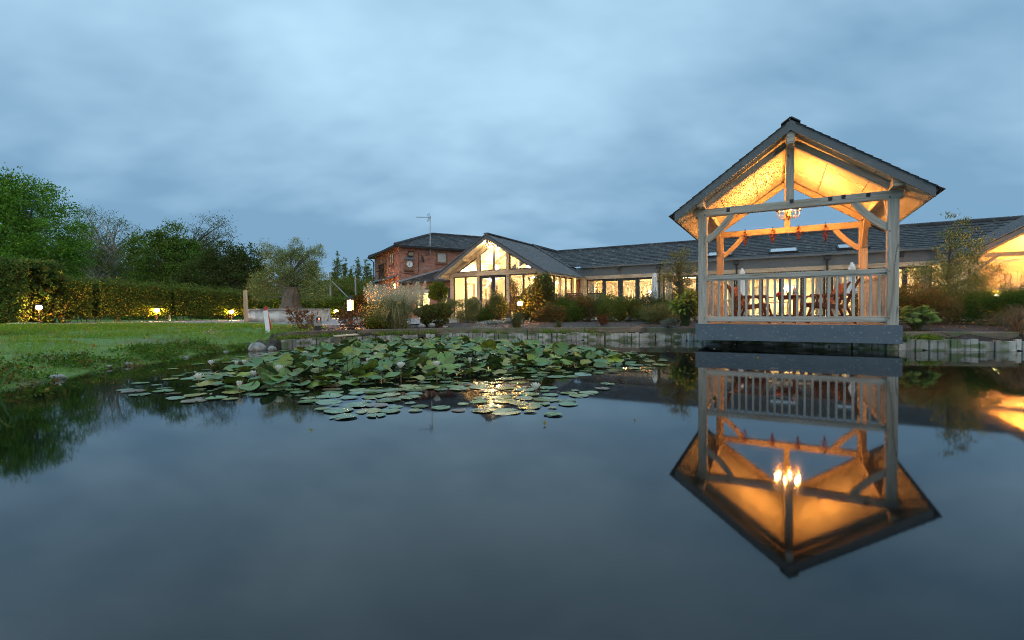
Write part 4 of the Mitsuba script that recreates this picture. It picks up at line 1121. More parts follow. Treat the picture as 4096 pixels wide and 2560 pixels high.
# ------------------------------------------------------------------ furniture, lamps and small things
def garden_chair(mat, label, group, bs='teak', wide=0.6, back=0.95):
    k = thing('garden_chair', label, 'chair', group)
    h = wide / 2
    prof = bez([(-0.10, 0.36), (-0.20, 0.62), (-0.24, 0.78), (-0.36, back)], 13)
    for i in range(11):
        c, t = prof[i + 1], unit(prof[min(i + 2, 12)] - prof[i])
        part(k, 'back_slat', beam((c[0], -h + 0.03, c[1]), (c[0], h - 0.03, c[1]), 0.045, 0.02, up=(-t[1], 0, t[0])), bs, mat=mat)
    for i in range(7):
        part(k, 'seat_slat', beam((-0.05 + i * 0.075, -h + 0.02, 0.39 + 0.012 * i), (-0.05 + i * 0.075, h - 0.02, 0.39 + 0.012 * i), 0.06, 0.022), bs, mat=mat)
    for s_ in (-1, 1):
        y = s_ * (h - 0.02)
        m = Mesh()
        for a, b in zip(prof[:-1], prof[1:]):
            beam((a[0] - 0.02, y, a[1]), (b[0] - 0.02, y, b[1] + 0.006), 0.03, 0.05, up=(1, 0, 0), m=m)
        part(k, 'back_frame', m, bs, mat=mat)
        part(k, 'armrest', beam((-0.26, s_ * (h + 0.02), 0.625), (0.52, s_ * (h + 0.02), 0.63), 0.10, 0.028), bs, mat=mat)
        part(k, 'leg', beam((0.56, y, 0.0), (0.36, y, 0.62), 0.035, 0.085, up=(0, 1, 0)), bs, mat=mat)
        part(k, 'leg', beam((-0.30, y, 0.0), (-0.05, y, 0.61), 0.035, 0.085, up=(0, 1, 0)), bs, mat=mat)
        part(k, 'side_rail', beam((-0.12, y * 0.94, 0.36), (0.47, y * 0.94, 0.42), 0.03, 0.09, up=(0, 0, 1)), bs, mat=mat)
    return k


def in_pav(x, y, yaw):
    return PV @ frame((x, y, DZ), yaw)


for x, y, yw, lb in ((0.86, 1.0, 0.05, 'slatted brown garden chair at the front left of the pavilion deck, facing right'), (2.74, 1.05, math.pi - 0.08, 'slatted brown garden chair at the front right of the pavilion deck, facing left'),
                     (2.62, 2.35, math.pi + 0.3, 'slatted brown garden chair behind the right one on the pavilion deck'), (0.88, 2.5, -0.25, 'slatted brown garden chair behind the left one on the pavilion deck')):
    garden_chair(in_pav(x, y, yw), lb, 'slatted chairs on the pavilion deck')
TB = thing('side_table', 'small square brown table in the middle of the pavilion deck', 'table')
tm = in_pav(1.80, 1.35, 0.0)
for i in range(5):
    part(TB, 'slat', beam((-0.26, -0.2 + i * 0.1, 0.63), (0.26, -0.2 + i * 0.1, 0.63), 0.09, 0.025), 'teak', mat=tm)
for sx in (-1, 1):
    for sy in (-1, 1):
        part(TB, 'leg', beam((sx * 0.12, sy * 0.18, 0), (sx * 0.12, sy * 0.18, 0.615), 0.05, 0.05, up=(0, 1, 0)), 'teak', mat=tm)
part(TB, 'apron', beam((-0.22, 0, 0.58), (0.22, 0, 0.58), 0.36, 0.06), 'teak', mat=tm)
RC = thing('red_hat', 'small red hat lying on the middle table in the pavilion', 'hat')
part(RC, 'dome', ball((-0.19, -0.05, 0.67), (0.07, 0.06, 0.06), 7, (0.45, 0.03, 0.03)), 'paint', True, mat=tm)
part(RC, 'brim', ball((-0.26, -0.06, 0.652), (0.06, 0.05, 0.012), 6, (0.42, 0.03, 0.03)), 'paint', True, mat=tm)


def pump_bottle(mat, label, col):
    k = thing('pump_bottle', label, 'bottle')
    part(k, 'body', lathe([(0.034, 0), (0.038, 0.01), (0.038, 0.13), (0.03, 0.155), (0.014, 0.165), (0.014, 0.18)], sides=12, col=col), 'paint', True, mat=mat)
    part(k, 'pump', beam((0, 0, 0.18), (0, 0, 0.225), 0.012, 0.012, up=(0, 1, 0), col=(0.75, 0.75, 0.75), m=beam((-0.012, 0, 0.225), (0.045, 0, 0.222), 0.016, 0.014, col=(0.75, 0.75, 0.75))), 'paint', mat=mat)
    part(k, 'label_band', lathe([(0.0388, 0.035), (0.0388, 0.085)], sides=12, col=(0.15, 0.3, 0.28)), 'paint', True, mat=mat)


pump_bottle(tm @ frame((0.12, -0.08, 0.643), 2.6), 'pink pump bottle on the middle table in the pavilion', (0.62, 0.42, 0.40))
k = thing('tea_light_jar', 'small dark jar beside the pump bottle on the pavilion table', 'jar')
put(k, lathe([(0.03, 0.643), (0.033, 0.65), (0.033, 0.70), (0.028, 0.705)], (0.0, -0.06, 0), 10, (0.03, 0.03, 0.035)), 'paint', True, mat=tm)

# chairs and tables on the terrace
G2 = 'slatted chairs on the terrace'


def on_terrace(x, y, yaw):
    return frame((x, y, 0.445), yaw)


garden_chair(on_terrace(-1.35, 21.8, -0.5), 'curved slatted chair outside the glazed doors, left of the flowering bush', G2, 'oak_tan', 0.55, 1.05)
garden_chair(on_terrace(-0.05, 20.8, 2.3), 'curved slatted chair half hidden behind the tall thin rose', G2, 'teak', 0.6, 1.02)


def square_chair(mat, label):
    k = thing('high_back_chair', label, 'chair', 'square-backed chairs at the terrace table')
    for i in range(9):
        part(k, 'back_slat', beam((-0.3, -0.05, 0.5 + i * 0.062), (0.3, -0.05, 0.5 + i * 0.062), 0.02, 0.05), 'teak', mat=mat)
    for s_ in (-1, 1):
        part(k, 'leg', beam((s_ * 0.31, -0.05, 0), (s_ * 0.31, -0.06, 1.08), 0.05, 0.05, up=(0, 1, 0)), 'teak', mat=mat)
        part(k, 'leg', beam((s_ * 0.29, 0.45, 0), (s_ * 0.29, 0.45, 0.66), 0.05, 0.05, up=(0, 1, 0)), 'teak', mat=mat)
        part(k, 'armrest', beam((s_ * 0.3, -0.05, 0.67), (s_ * 0.3, 0.5, 0.67), 0.06, 0.03), 'teak', mat=mat)
    part(k, 'seat', beam((0, -0.03, 0.44), (0, 0.48, 0.45), 0.56, 0.03), 'teak', mat=mat)
    part(k, 'head_rail', beam((-0.33, -0.06, 1.08), (0.33, -0.06, 1.08), 0.05, 0.06), 'teak', mat=mat)


square_chair(on_terrace(1.58, 20.2, -0.15), 'square-backed brown chair left of the white pump bottle')
square_chair(on_terrace(2.62, 19.9, 0.05), 'square-backed brown chair right of the white pump bottle')


def slat_table(mat, label, ln=1.5, bs='teak', bench=False, cat='table'):
    k = thing('picnic_table' if bench else 'garden_table', label, cat)
    for i in range(6):
        part(k, 'slat', beam((-ln / 2, -0.36 + i * 0.145, 0.74), (ln / 2, -0.36 + i * 0.145, 0.74), 0.13, 0.035), bs, mat=mat)
    for s_ in (-1, 1):
        for q in (-1, 1):
            part(k, 'leg', beam((s_ * ln * 0.36, q * (0.72 if bench else 0.3), 0), (s_ * ln * 0.36, q * 0.26, 0.72), 0.045, 0.09, up=(1, 0, 0)), bs, mat=mat)
        part(k, 'cross_rail', beam((s_ * ln * 0.36 + 0.05, -0.78 if bench else -0.35, 0.40 if bench else 0.68), (s_ * ln * 0.36 + 0.05, 0.78 if bench else 0.35, 0.40 if bench else 0.68), 0.045, 0.09), bs, mat=mat)
    if bench:
        for q in (-0.76, -0.62, 0.62, 0.76):
            part(k, 'seat_slat', beam((-ln / 2, q, 0.465), (ln / 2, q, 0.465), 0.125, 0.035), bs, mat=mat)
    return k


slat_table(on_terrace(2.15, 21.1, 0.1), 'brown garden table with a white pump bottle on it', 1.3)
pump_bottle(on_terrace(2.16, 20.82, 0.3) @ frame((0, 0, 0.76), 0) @ np.diag([1.5, 1.5, 1.5, 1.0]), 'white pump bottle on the terrace table', (0.75, 0.78, 0.78))
slat_table(on_terrace(12.35, 17.4, -0.5), 'pale picnic table behind the right rear post of the pavilion', 1.5, 'oak_tan', True)
slat_table(on_terrace(8.2, 19.6, -0.5), 'pale picnic table behind the left chair of the pavilion', 1.5, 'oak_tan', True)
slat_table(on_terrace(4.1, 22.6, -0.5), 'grey slatted bench table by the doors next to the garden room', 1.6, 'oak', True)


def parasol(x, y, top, label):
    k = thing('folded_parasol', label, 'parasol', 'white parasols folded on the terrace')
    h = top - 0.445
    mat = frame((x, y, 0.445), x)
    part(k, 'pole', tube([(0, 0, 0), (0, 0, h - 0.05)], 0.022, 8, col=(0.3, 0.22, 0.15)), 'paint', mat=mat)
    part(k, 'base', lathe([(0.24, 0), (0.24, 0.05), (0.05, 0.08), (0.04, 0.3)], sides=14, col=(0.2, 0.2, 0.2)), 'paint', mat=mat)
    n = 32
    prof = [(0.17, 0.42), (0.155, 0.50), (0.125, 0.64), (0.10, 0.80), (0.115, 0.9), (0.09, 0.93), (0.035, 0.99)]
    ang = np.arange(n) * 2 * math.pi / n
    v = []
    for i, (r, t) in enumerate(prof):
        rr = r * (1 + (0.22 if i < 4 else 0.08) * np.cos(ang * 8 + i * 0.25) + 0.05 * np.sin(ang * 3 + x))
        v.append(np.stack([rr * np.cos(ang), rr * np.sin(ang), 0 * ang + h * t + (0.03 * np.cos(ang * 8) if i == 0 else 0)], 1))
    i, j = np.meshgrid(np.arange(len(prof) - 1), np.arange(n), indexing='ij')
    q = np.stack([i * n + j, i * n + (j + 1) % n, (i + 1) * n + (j + 1) % n, (i + 1) * n + j], -1).reshape(-1, 4)
    m = Mesh().add(np.vstack(v), np.vstack([q[:, [0, 1, 2]], q[:, [0, 2, 3]]]), None, (0.80, 0.80, 0.78))
    part(k, 'canopy', m, 'matt', True, mat=mat)
    part(k, 'top_vent', lathe([(0.10, h * 0.90), (0.085, h * 0.935), (0.04, h * 0.985), (0.004, h * 1.0)], sides=12, col=(0.82, 0.82, 0.80)), 'matt', True, mat=mat)


parasol(6.6, 22.0, 2.55, 'folded white parasol left of the pavilion, beside the small olive tree')
parasol(10.15, 21.0, 2.64, 'folded white parasol seen behind the left chair of the pavilion')
parasol(13.55, 19.0, 2.68, 'folded white parasol seen beside the right rear post of the pavilion')

# armchairs inside the garden room
for a, b, yw, lb in ((-14.9, 23.0, -0.3, 'upholstered armchair inside the garden room, behind the left window'), (-14.15, 24.4, 0.5, 'upholstered armchair farther back inside the garden room')):
    k = thing('armchair', lb, 'armchair')
    mm = SITE @ frame((a, b, 0.452), yw)
    c = (0.42, 0.33, 0.26)
    part(k, 'seat', beam((-0.3, 0, 0.32), (0.3, 0, 0.32), 0.6, 0.24, c=0.05, col=c), 'matt', mat=mm)
    part(k, 'backrest', beam((-0.36, 0.26, 0.75), (0.36, 0.26, 0.75), 0.16, 0.75, c=0.06, col=c), 'matt', mat=mm)
    for s_ in (-1, 1):
        part(k, 'arm', beam((s_ * 0.38, -0.3, 0.42), (s_ * 0.38, 0.28, 0.42), 0.14, 0.42, c=0.05, col=c), 'matt', mat=mm)

# hanging flower baskets on the rear tie beam
for k_, (x, ln, lb) in enumerate(((0.756, 0.40, 'leftmost of the four'), (1.45, 0.36, 'second from the left of the four'), (2.07, 0.34, 'third from the left of the four'), (2.68, 0.43, 'rightmost of the four'))):
    k = thing('hanging_flowers', f'dried red flowers hung from the pavilion rear beam, {lb}', 'hanging flowers', 'dried flower bunches on the rear beam')
    m, r = Mesh(), np.random.default_rng(60 + k_)
    for i in range(240):
        t = r.random()
        w = 0.085 * math.sin(min(1, t * 1.25) * math.pi) ** 0.7 + 0.012
        p = np.array([x + r.normal(0, w * 0.5), 3.68 + r.normal(0, w * 0.5), 3.04 - ln * t])
        d = unit(r.normal(0, 1, 3) + (0, 0, -0.8)) * r.uniform(0.02, 0.04)
        s_ = unit(np.cross(d, r.normal(0, 1, 3))) * 0.012
        c = np.array((0.30, 0.06, 0.05) if r.random() < 0.7 else (0.16, 0.10, 0.04)) * r.uniform(0.6, 1.3)
        m.add([p - s_, p + s_, p + d], [[0, 1, 2]], None, c)
    part(k, 'flower', m, 'leaf', mat=PV, kind='stuff', label='dried red petals of the bunch')
    part(k, 'cord', tube([(x, 3.68, 3.0), (x, 3.66, 3.13)], 0.006, 5, col=(0.05, 0.04, 0.03)), 'paint', mat=PV)

# posts, stakes, planter and lamps on the left
put(thing('wooden_post', 'pale square wooden post standing in the lawn edge left of the planter', 'post'), beam((-8.87, 15.9, 0.3), (-8.89, 15.9, 1.57), 0.1, 0.1, up=(0, 1, 0), c=0.01), 'oak_tan')
put(thing('marker_stake', 'leaning white board stake by the pond corner', 'stake'), beam((-5.92, 11.6, 0.1), (-6.08, 11.75, 0.87), 0.105, 0.025, up=(0, 1, 0), col=(0.78, 0.78, 0.76)), 'paint')
put(thing('marker_stake', 'leaning red stake behind the white one by the pond corner', 'stake'), beam((-6.15, 12.25, 0.1), (-6.42, 12.4, 0.98), 0.08, 0.04, up=(0, 1, 0), col=(0.42, 0.05, 0.03)), 'paint')
PT = thing('round_planter', 'round rendered planter with a stone coping holding the old olive tree', 'planter')
PX, PY, PR = -10.25, 22.05, 1.72
part(PT, 'wall', lathe([(PR, 0.3), (PR, 0.93)], (PX, PY, 0), 48), 'render_face', True)
part(PT, 'soil', lathe([(PR - 0.1, 0.8), (0.5, 0.92), (0.01, 0.95)], (PX, PY, 0), 24), 'soil_face', True)
for k in range(20):
    a0, a1 = k * 2 * math.pi / 20 + 0.1, (k + 1) * 2 * math.pi / 20 + 0.088
    t = np.linspace(a0, a1, 5)
    m = Mesh()
    for r0, z0, r1, z1 in ((PR + 0.05, 0.932, PR + 0.05, 1.0), (PR + 0.05, 1.0, PR - 0.2, 1.0), (PR - 0.2, 1.0, PR - 0.2, 0.932), (PR - 0.2, 0.932, PR + 0.05, 0.932)):
        v = np.vstack([np.stack([PX + r * np.cos(t), PY + r * np.sin(t), 0 * t + z], 1) for r, z in ((r0, z0), (r1, z1))])
        i = np.arange(4)
        m.add(v, np.vstack([np.stack([i, i + 1, i + 6], 1), np.stack([i, i + 6, i + 5], 1)]))
    for tt in (t[0], t[-1]):
        v = [(PX + r * math.cos(tt), PY + r * math.sin(tt), z) for r, z in ((PR + 0.05, 0.932), (PR - 0.2, 0.932), (PR - 0.2, 1.0), (PR + 0.05, 1.0))]
        m.add(v, [[0, 1, 2], [0, 2, 3]])
    part(PT, 'coping_stone', m, 'stone')
CB = thing('control_box', 'small grey board with black boxes and a red light in the bed by the drive', 'control box')
cm = frame((-4.95, 12.15, 0.36), 0.38)
part(CB, 'board', beam((0, 0.03, 0.0), (0, 0.03, 0.36), 0.17, 0.03, up=(0, 1, 0), col=(0.36, 0.37, 0.35)), 'paint', mat=cm)
part(CB, 'switch_box', beam((0.02, -0.02, 0.22), (0.02, -0.02, 0.33), 0.12, 0.06, up=(0, 1, 0), col=(0.02, 0.02, 0.022)), 'paint', mat=cm)
part(CB, 'socket_box', beam((0, -0.03, 0.01), (0, -0.03, 0.12), 0.17, 0.09, up=(0, 1, 0), col=(0.025, 0.03, 0.03)), 'paint', mat=cm)
part(CB, 'notice', beam((0.02, -0.052, 0.225), (0.02, -0.052, 0.255), 0.07, 0.002, up=(0, 1, 0), col=(0.5, 0.5, 0.55)), 'paint', mat=cm)
part(CB, 'red_light', ball((0.025, -0.056, 0.295), 0.016, 6), 'paint', mat=cm, **lamp((5.0, 0.25, 0.15)))
part(CB, 'cable', tube(bez([(0.05, -0.05, 0.05), (0.4, -0.3, 0.02), (0.7, 0.1, 0.05), (0.9, 0.3, 0.0)], 12), 0.012, 5, col=(0.015, 0.015, 0.015)), 'paint', mat=cm)
m = Mesh()
tube([(-14.2, 37.4, 0.3), (-14.25, 37.4, 4.0)], 0.07, 7, col=(0.36, 0.38, 0.40), m=m)
NP = thing('net_post', 'tall grey metal net post with a slanting brace beyond the hedge', 'post')
part(NP, 'upright', m, 'paint')
part(NP, 'brace', tube([(-14.1, 37.4, 3.25), (-11.3, 37.6, 0.4)], 0.045, 6, col=(0.36, 0.38, 0.40)), 'paint')
put(thing('net_post', 'tall grey metal net post nearer the plumed grass', 'post'), tube([(-11.8, 36.1, 0.3), (-11.83, 36.1, 3.55)], 0.06, 7, col=(0.34, 0.36, 0.38)), 'paint')
LN = thing('garden_lantern', 'glowing square lantern on a wooden pedestal left of the plumed grass', 'lantern')
lm = frame((-4.8, 14.15, 0.0), 0.2) @ np.diag([0.84, 0.84, 0.93, 1.0])
part(LN, 'pedestal', beam((0, 0, 0.35), (0, 0, 0.88), 0.16, 0.16, up=(0, 1, 0)), 'teak', mat=lm)
part(LN, 'tray', beam((0, 0, 0.885), (0, 0, 0.92), 0.25, 0.25, up=(0, 1, 0), col=DARK), 'paint', mat=lm)
for sx in (-1, 1):
    for sy in (-1, 1):
        part(LN, 'corner_bar', beam((sx * 0.1, sy * 0.1, 0.92), (sx * 0.1, sy * 0.1, 1.27), 0.016, 0.016, up=(0, 1, 0), col=DARK), 'paint', mat=lm)
part(LN, 'hood', lathe([(0.16, 1.27), (0.13, 1.32), (0.02, 1.42)], sides=4, col=DARK), 'paint', mat=lm)
part(LN, 'light_glass', box(-0.085, 0.085, -0.085, 0.085, 0.925, 1.265), 'paint', mat=lm, **lamp(WARM * 52))
for x, y, z, p, lb in ((-20.3, 20.45, 1.12, 430, 'at the left end of the hedge, beside the big shrub'), (-18.02, 24.18, 0.98, 360, 'midway along the long hedge'), (-16.0, 27.2, 0.90, 300, 'near the far end of the long hedge, left of the post'),
                       (-15.48, 28.25, 0.9, 220, 'between the wooden post and the planter'), (-12.25, 33.2, 0.9, 260, 'right of the planter by the hedge')):
    k = thing('garden_light', f'lit spike light {lb}', 'lamp', 'lit spike lights along the hedge')
    part(k, 'spike', tube([(x, y, 0.3), (x, y, z - 0.07)], 0.03, 6, col=(0.05, 0.03, 0.025)), 'paint')
    part(k, 'head', lathe([(0.17, z + 0.11), (0.13, z + 0.135), (0.02, z + 0.15)], (x, y, 0), 12, DARK), 'paint')
    part(k, 'stay', tube([(x, y + 0.12, z - 0.08), (x, y + 0.12, z + 0.12)], 0.008, 5, col=DARK), 'paint')
    part(k, 'bulb', ball((x, y, z + 0.01), (0.11, 0.11, 0.09), 6), 'paint', **lamp(WARM * p))
for x, y, z, p, lb in ((0.30, 17.35, 1.05, 150, 'in the front of the big flowering bush'), (15.0, 14.7, 1.10, 200, 'among the yellow-lit shrubs at the right edge')):
    k = thing('garden_light', f'lit spike light {lb}', 'lamp', 'lit spike lights in the beds')
    part(k, 'spike', tube([(x, y, 0.3), (x, y, z - 0.04)], 0.02, 6, col=(0.05, 0.03, 0.025)), 'paint')
    part(k, 'head', lathe([(0.03, z - 0.05), (0.08, z - 0.03), (0.08, z - 0.02)], (x, y, 0), 10, DARK), 'paint')
    part(k, 'bulb', ball((x, y, z + 0.04), 0.095, 6), 'paint', **lamp(WARM * p))
put(thing('marker_post', 'short white marker post under the hedge beside the middle light', 'post'), tube([(-18.1, 25.2, 0.3), (-18.1, 25.2, 0.93)], 0.05, 7, col=(0.75, 0.76, 0.78)), 'paint')
put(thing('paper_sheet', 'flat white sheet lying on the grass at the left edge', 'sheet'), beam((-20.5, 19.6, 0.47), (-19.6, 19.5, 0.475), 0.5, 0.03, col=(0.75, 0.78, 0.84)), 'paint')


def rock(x, y, z, s, seed, name, label, group=None, col=None):
    import trimesh
    b = trimesh.creation.icosphere(2, 1.0)
    v = np.array(b.vertices)
    r = np.random.default_rng(seed)
    v *= (1 + 0.5 * (meshkit.fbm(v * 1.3 + seed * 3.1, 3, seed) - 0.5))[:, None]
    v *= np.array([1, r.uniform(0.6, 0.9), r.uniform(0.45, 0.7)]) * s
    a = r.uniform(0, 6.28)
    R = np.array([[math.cos(a), -math.sin(a), 0], [math.sin(a), math.cos(a), 0], [0, 0, 1]])
    k = thing(name, label, 'stone', group)
    put(k, Mesh().add(v @ R.T + (x, y, z), b.faces, None, col or (0.5, 0.5, 0.5)), 'stone', True)


rr = np.random.default_rng(31)
rock(-5.55, 10.35, 0.05, 0.19, 1, 'boulder', 'big pale boulder at the end of the timber pond edging')
rock(-5.25, 10.4, 0.03, 0.13, 2, 'boulder', 'pale boulder squeezed between the biggest one and the timber edging')
rock(-2.33, 13.85, 0.42, 0.15, 3, 'boulder', 'larger white rock at the foot of the plumed grass')
rock(-2.6, 13.7, 0.40, 0.11, 4, 'boulder', 'smaller white rock at the foot of the plumed grass')
rock(-1.95, 13.72, 0.37, 0.06, 5, 'boulder', 'small buff stone on the mulch right of the white rocks')
rock(-0.1, 15.9, 0.50, 0.17, 6, 'boulder', 'lamp-lit stone below the flowering bush')
rock(0.3, 15.7, 0.46, 0.10, 8, 'boulder', 'smaller lamp-lit stone below the flowering bush')
for i in range(10):
    p, d = along(SHORE_L, rr.uniform(10.2, SHORE_L.length - 0.4))
    o = rr.uniform(-0.06, 0.22)
    rock(p[0] - abs(d[1]) * o, p[1] + d[0] * o, 0.0 + o * 0.22, rr.uniform(0.035, 0.08), 100 + i, 'bank_stone', 'grey stone at the water line of the grassy bank', 'stones along the grassy bank')
# ------------------------------------------------------------------ plants
def cards(m, P, ln, wd, r, col, var=0.25, up=0.3, out=None, hue=0.12, fold=True, droop=0.0):
    """Leaf-sized folded diamonds at the points P: length, width, colour with a per-leaf variation."""
    n = len(P)
    d = r.normal(0, 1, (n, 3))
    if out is not None:
        d = d * 0.7 + out
    d[:, 2] += up
    d[:, 2] -= droop
    d /= np.linalg.norm(d, axis=1, keepdims=True) + 1e-9
    s = np.cross(d, r.normal(0, 1, (n, 3)) + [0, 0, 0.6])
    s /= np.linalg.norm(s, axis=1, keepdims=True) + 1e-9
    nn = np.cross(d, s)
    L = (ln * r.uniform(0.6, 1.25, n))[:, None]
    Wd = (wd * r.uniform(0.7, 1.2, n))[:, None]
    mid = P + d * L * 0.5 + nn * Wd * (0.25 if fold else 0.0)
    v = np.stack([P, mid - s * Wd * 0.5, P + d * L, mid + s * Wd * 0.5], 1).reshape(-1, 3)
    i = np.arange(n) * 4
    f = np.vstack([np.stack([i, i + 1, i + 2], 1), np.stack([i, i + 2, i + 3], 1)])
    col = np.asarray(col, float)
    col = np.where(col.max(-1, keepdims=True) < 0.24, col * [1.72, 1.78, 0.95], col)
    base = col[r.integers(0, len(col), n)] if col.ndim == 2 else np.tile(col, (n, 1))
    c = base * (1 + r.normal(0, var, (n, 1))) * (1 + r.normal(0, hue, (n, 3)) * [1, 0.4, 0.8])
    c = np.repeat(np.clip(c, 0.004, 0.8), 4, axis=0)
    m.add(v, f, None, c)
    return m


def sphere_dirs(n, r):
    d = r.normal(0, 1, (n, 3))
    return d / np.linalg.norm(d, axis=1, keepdims=True)


def tree(name, label, base, lobes, leaf, n_clump, per, col, trunk_r, seed, group=None, bark=(0.10, 0.08, 0.06), clump=0.5, stems=1, cat='tree', up=0.2, shell=0.62, var=0.25, trunk_h=None, twig=0.25, droop=0.0):
    """lobes: (dx, dy, z, rx, ry, rz) ellipsoids; clumps of leaves fill their outer shell and hang on limbs from the trunk."""
    r = np.random.default_rng(seed)
    k = thing(name, label, cat, group)
    base = np.asarray(base, float)
    lobes = [np.asarray(q, float) for q in lobes]
    wts = np.array([q[3] * q[4] * q[5] for q in lobes]) ** 0.67
    wts /= wts.sum()
    cen, out = [], []
    for q, w in zip(lobes, wts):
        n = max(2, int(n_clump * w))
        d = sphere_dirs(n, r)
        rad = shell + (1 - shell) * r.random(n) ** 0.6
        nz = 0.8 + 0.45 * meshkit.fbm(d * 1.7 + seed, 3, seed)
        cen.append(base + q[:3] * [1, 1, 1] + d * q[3:] * (rad * nz)[:, None])
        out.append(d)
    cen, out = np.vstack(cen), np.vstack(out)
    zmin = min(q[2] - q[5] for q in lobes) + base[2]
    ztop = max(q[2] + q[5] for q in lobes) + base[2]
    lm = Mesh()
    cl = clump * r.uniform(0.6, 1.3, len(cen))
    P = np.repeat(cen, per, axis=0) + r.normal(0, 1, (len(cen) * per, 3)) * np.repeat(cl, per)[:, None] * [0.55, 0.55, 0.38]
    tint = np.repeat(1 + r.normal(0, 0.16, len(cen)), per)
    n0 = len(lm.c)
    cards(lm, P, leaf[0], leaf[1], r, col, var, up, np.repeat(out, per, axis=0) * 0.5, droop=droop)
    lm.c[n0] = lm.c[n0] * np.repeat(tint, 4)[:, None]
    part(k, 'crown', lm, 'leaf')
    tm = Mesh()
    th = trunk_h if trunk_h else (zmin - base[2]) + 0.55 * (ztop - zmin)
    tips = []
    for s in range(stems):
        a = r.uniform(0, 6.28)
        lean = (0.0 if stems == 1 else r.uniform(0.12, 0.3)) * th
        p = np.array([base + (0, 0, -0.3), base + (0.25 * lean * math.cos(a), 0.25 * lean * math.sin(a), 0.35 * th), base + (0.6 * lean * math.cos(a) + r.normal(0, 0.05 * th), 0.6 * lean * math.sin(a), 0.7 * th), base + (lean * math.cos(a), lean * math.sin(a), th)])
        p = bez(p, 9)
        tube(p, np.linspace(trunk_r / stems ** 0.5, trunk_r * 0.35 / stems ** 0.5, 9), 7, bark, tm)
        tips.append(p)
    part(k, 'trunk', tm, 'paint', True)
    bm_ = Mesh()
    for c in cen[:: max(1, len(cen) // (160 if stems > 4 else 80))]:
        p = tips[r.integers(0, stems)]
        i = int(np.clip(np.searchsorted(p[:, 2], c[2] - 0.35 * abs(c[2] - base[2])), 2, 8))
        q = bez([p[i], (p[i] + c) / 2 + (0, 0, 0.12 * (c[2] - p[i][2]) + 0.1), c], 6)
        tube(q, np.linspace(trunk_r * twig, trunk_r * 0.04, 6), 4, bark, bm_, cap=False)
    part(k, 'branch', bm_, 'paint', kind='stuff', label='limbs and twigs inside the crown')
    return k


G1 = np.array([(0.075, 0.145, 0.035), (0.055, 0.115, 0.028), (0.10, 0.165, 0.04), (0.065, 0.125, 0.045)])
G2_ = np.array([(0.06, 0.10, 0.035), (0.05, 0.085, 0.03), (0.075, 0.105, 0.04)])
G3 = np.array([(0.08, 0.095, 0.065), (0.06, 0.08, 0.05), (0.09, 0.09, 0.07)])
OL = np.array([(0.15, 0.18, 0.125), (0.12, 0.15, 0.095), (0.18, 0.20, 0.155), (0.10, 0.12, 0.075)]) * 1.0
tree('ash_tree', 'large bright green tree at the left edge, tallest in the picture', (-38.5, 38, 0.4), [(0, 0, 6.6, 4.0, 4, 4.2), (-4.0, 0, 7.0, 4, 4, 3.8), (1.2, -1, 4.6, 2.7, 3, 3.0), (-1.0, 0, 9.2, 2.6, 2.6, 2.2), (-4, -2, 4, 3.5, 3, 3), (2.2, -1.5, 2.4, 2.2, 2.2, 1.8)],
     (0.22, 0.11), 980, 64, G1 * 1.2, 0.42, 1, clump=0.70, shell=0.5)
tree('birch_tree', 'thin grey birch with bare pale stems behind the left hedge', (-50, 58, 0.4), [(0, 0, 9.2, 4.6, 4, 4.4), (-2.0, 0, 8.2, 3.2, 3, 3.2), (2.5, 0, 7.6, 2.8, 3, 3.2), (0, 0, 5, 3.6, 3, 3)],
     (0.17, 0.08), 420, 46, G3 * [1.0, 1.1, 0.7], 0.5, 2, bark=(0.34, 0.33, 0.30), clump=0.8, stems=6, shell=0.45, twig=0.22, up=-0.1)
tree('bushy_tree', 'dense dark green tree above the middle of the long hedge', (-31.5, 44, 0.4), [(0, 0, 3.8, 3.3, 3, 3.8), (-1.4, 0, 5.8, 2.2, 2, 2.2), (1.6, 0, 3.0, 2.6, 2.4, 2.8), (0.6, 0, 7.0, 1.6, 1.6, 1.6)],
     (0.20, 0.12), 480, 52, G2_ * 1.35, 0.3, 3, clump=0.55, shell=0.6)
tree('feathery_tree', 'thin feathery grey tree rising behind the dense dark green tree', (-35, 52, 0.4), [(2.2, 0, 9.0, 2.4, 2, 2.2), (0.6, 0, 8.2, 2.4, 2, 2.2), (1.8, 0, 6, 2.6, 2, 3)], (0.24, 0.07), 170, 30, G3, 0.3, 4, clump=0.7, shell=0.4)
tree('dark_tree', 'very dark evergreen behind the hedge left of the olive tree', (-23.6, 39, 0.4), [(0, 0, 2.9, 2.1, 2, 2.8), (-1.6, 0, 2.6, 1.7, 2, 2.4), (1.5, 0, 2.6, 1.8, 2, 2.6), (0.4, 0, 4.9, 1.3, 1.3, 1.4), (2.3, 0, 4.4, 1.0, 1, 1.6)],
     (0.17, 0.10), 460, 50, np.array([(0.045, 0.065, 0.03), (0.05, 0.075, 0.035), (0.065, 0.065, 0.04)]), 0.25, 5, clump=0.45)
tree('reddish_tree', 'small reddish brown tree between the two dark trees', (-30.5, 50, 0.4), [(0, 0, 3.6, 3.0, 2.4, 3.4), (2.5, 0, 3, 2.4, 2, 2.8)], (0.2, 0.1), 160, 30, np.array([(0.09, 0.06, 0.045), (0.07, 0.055, 0.04)]), 0.2, 6, clump=0.6)
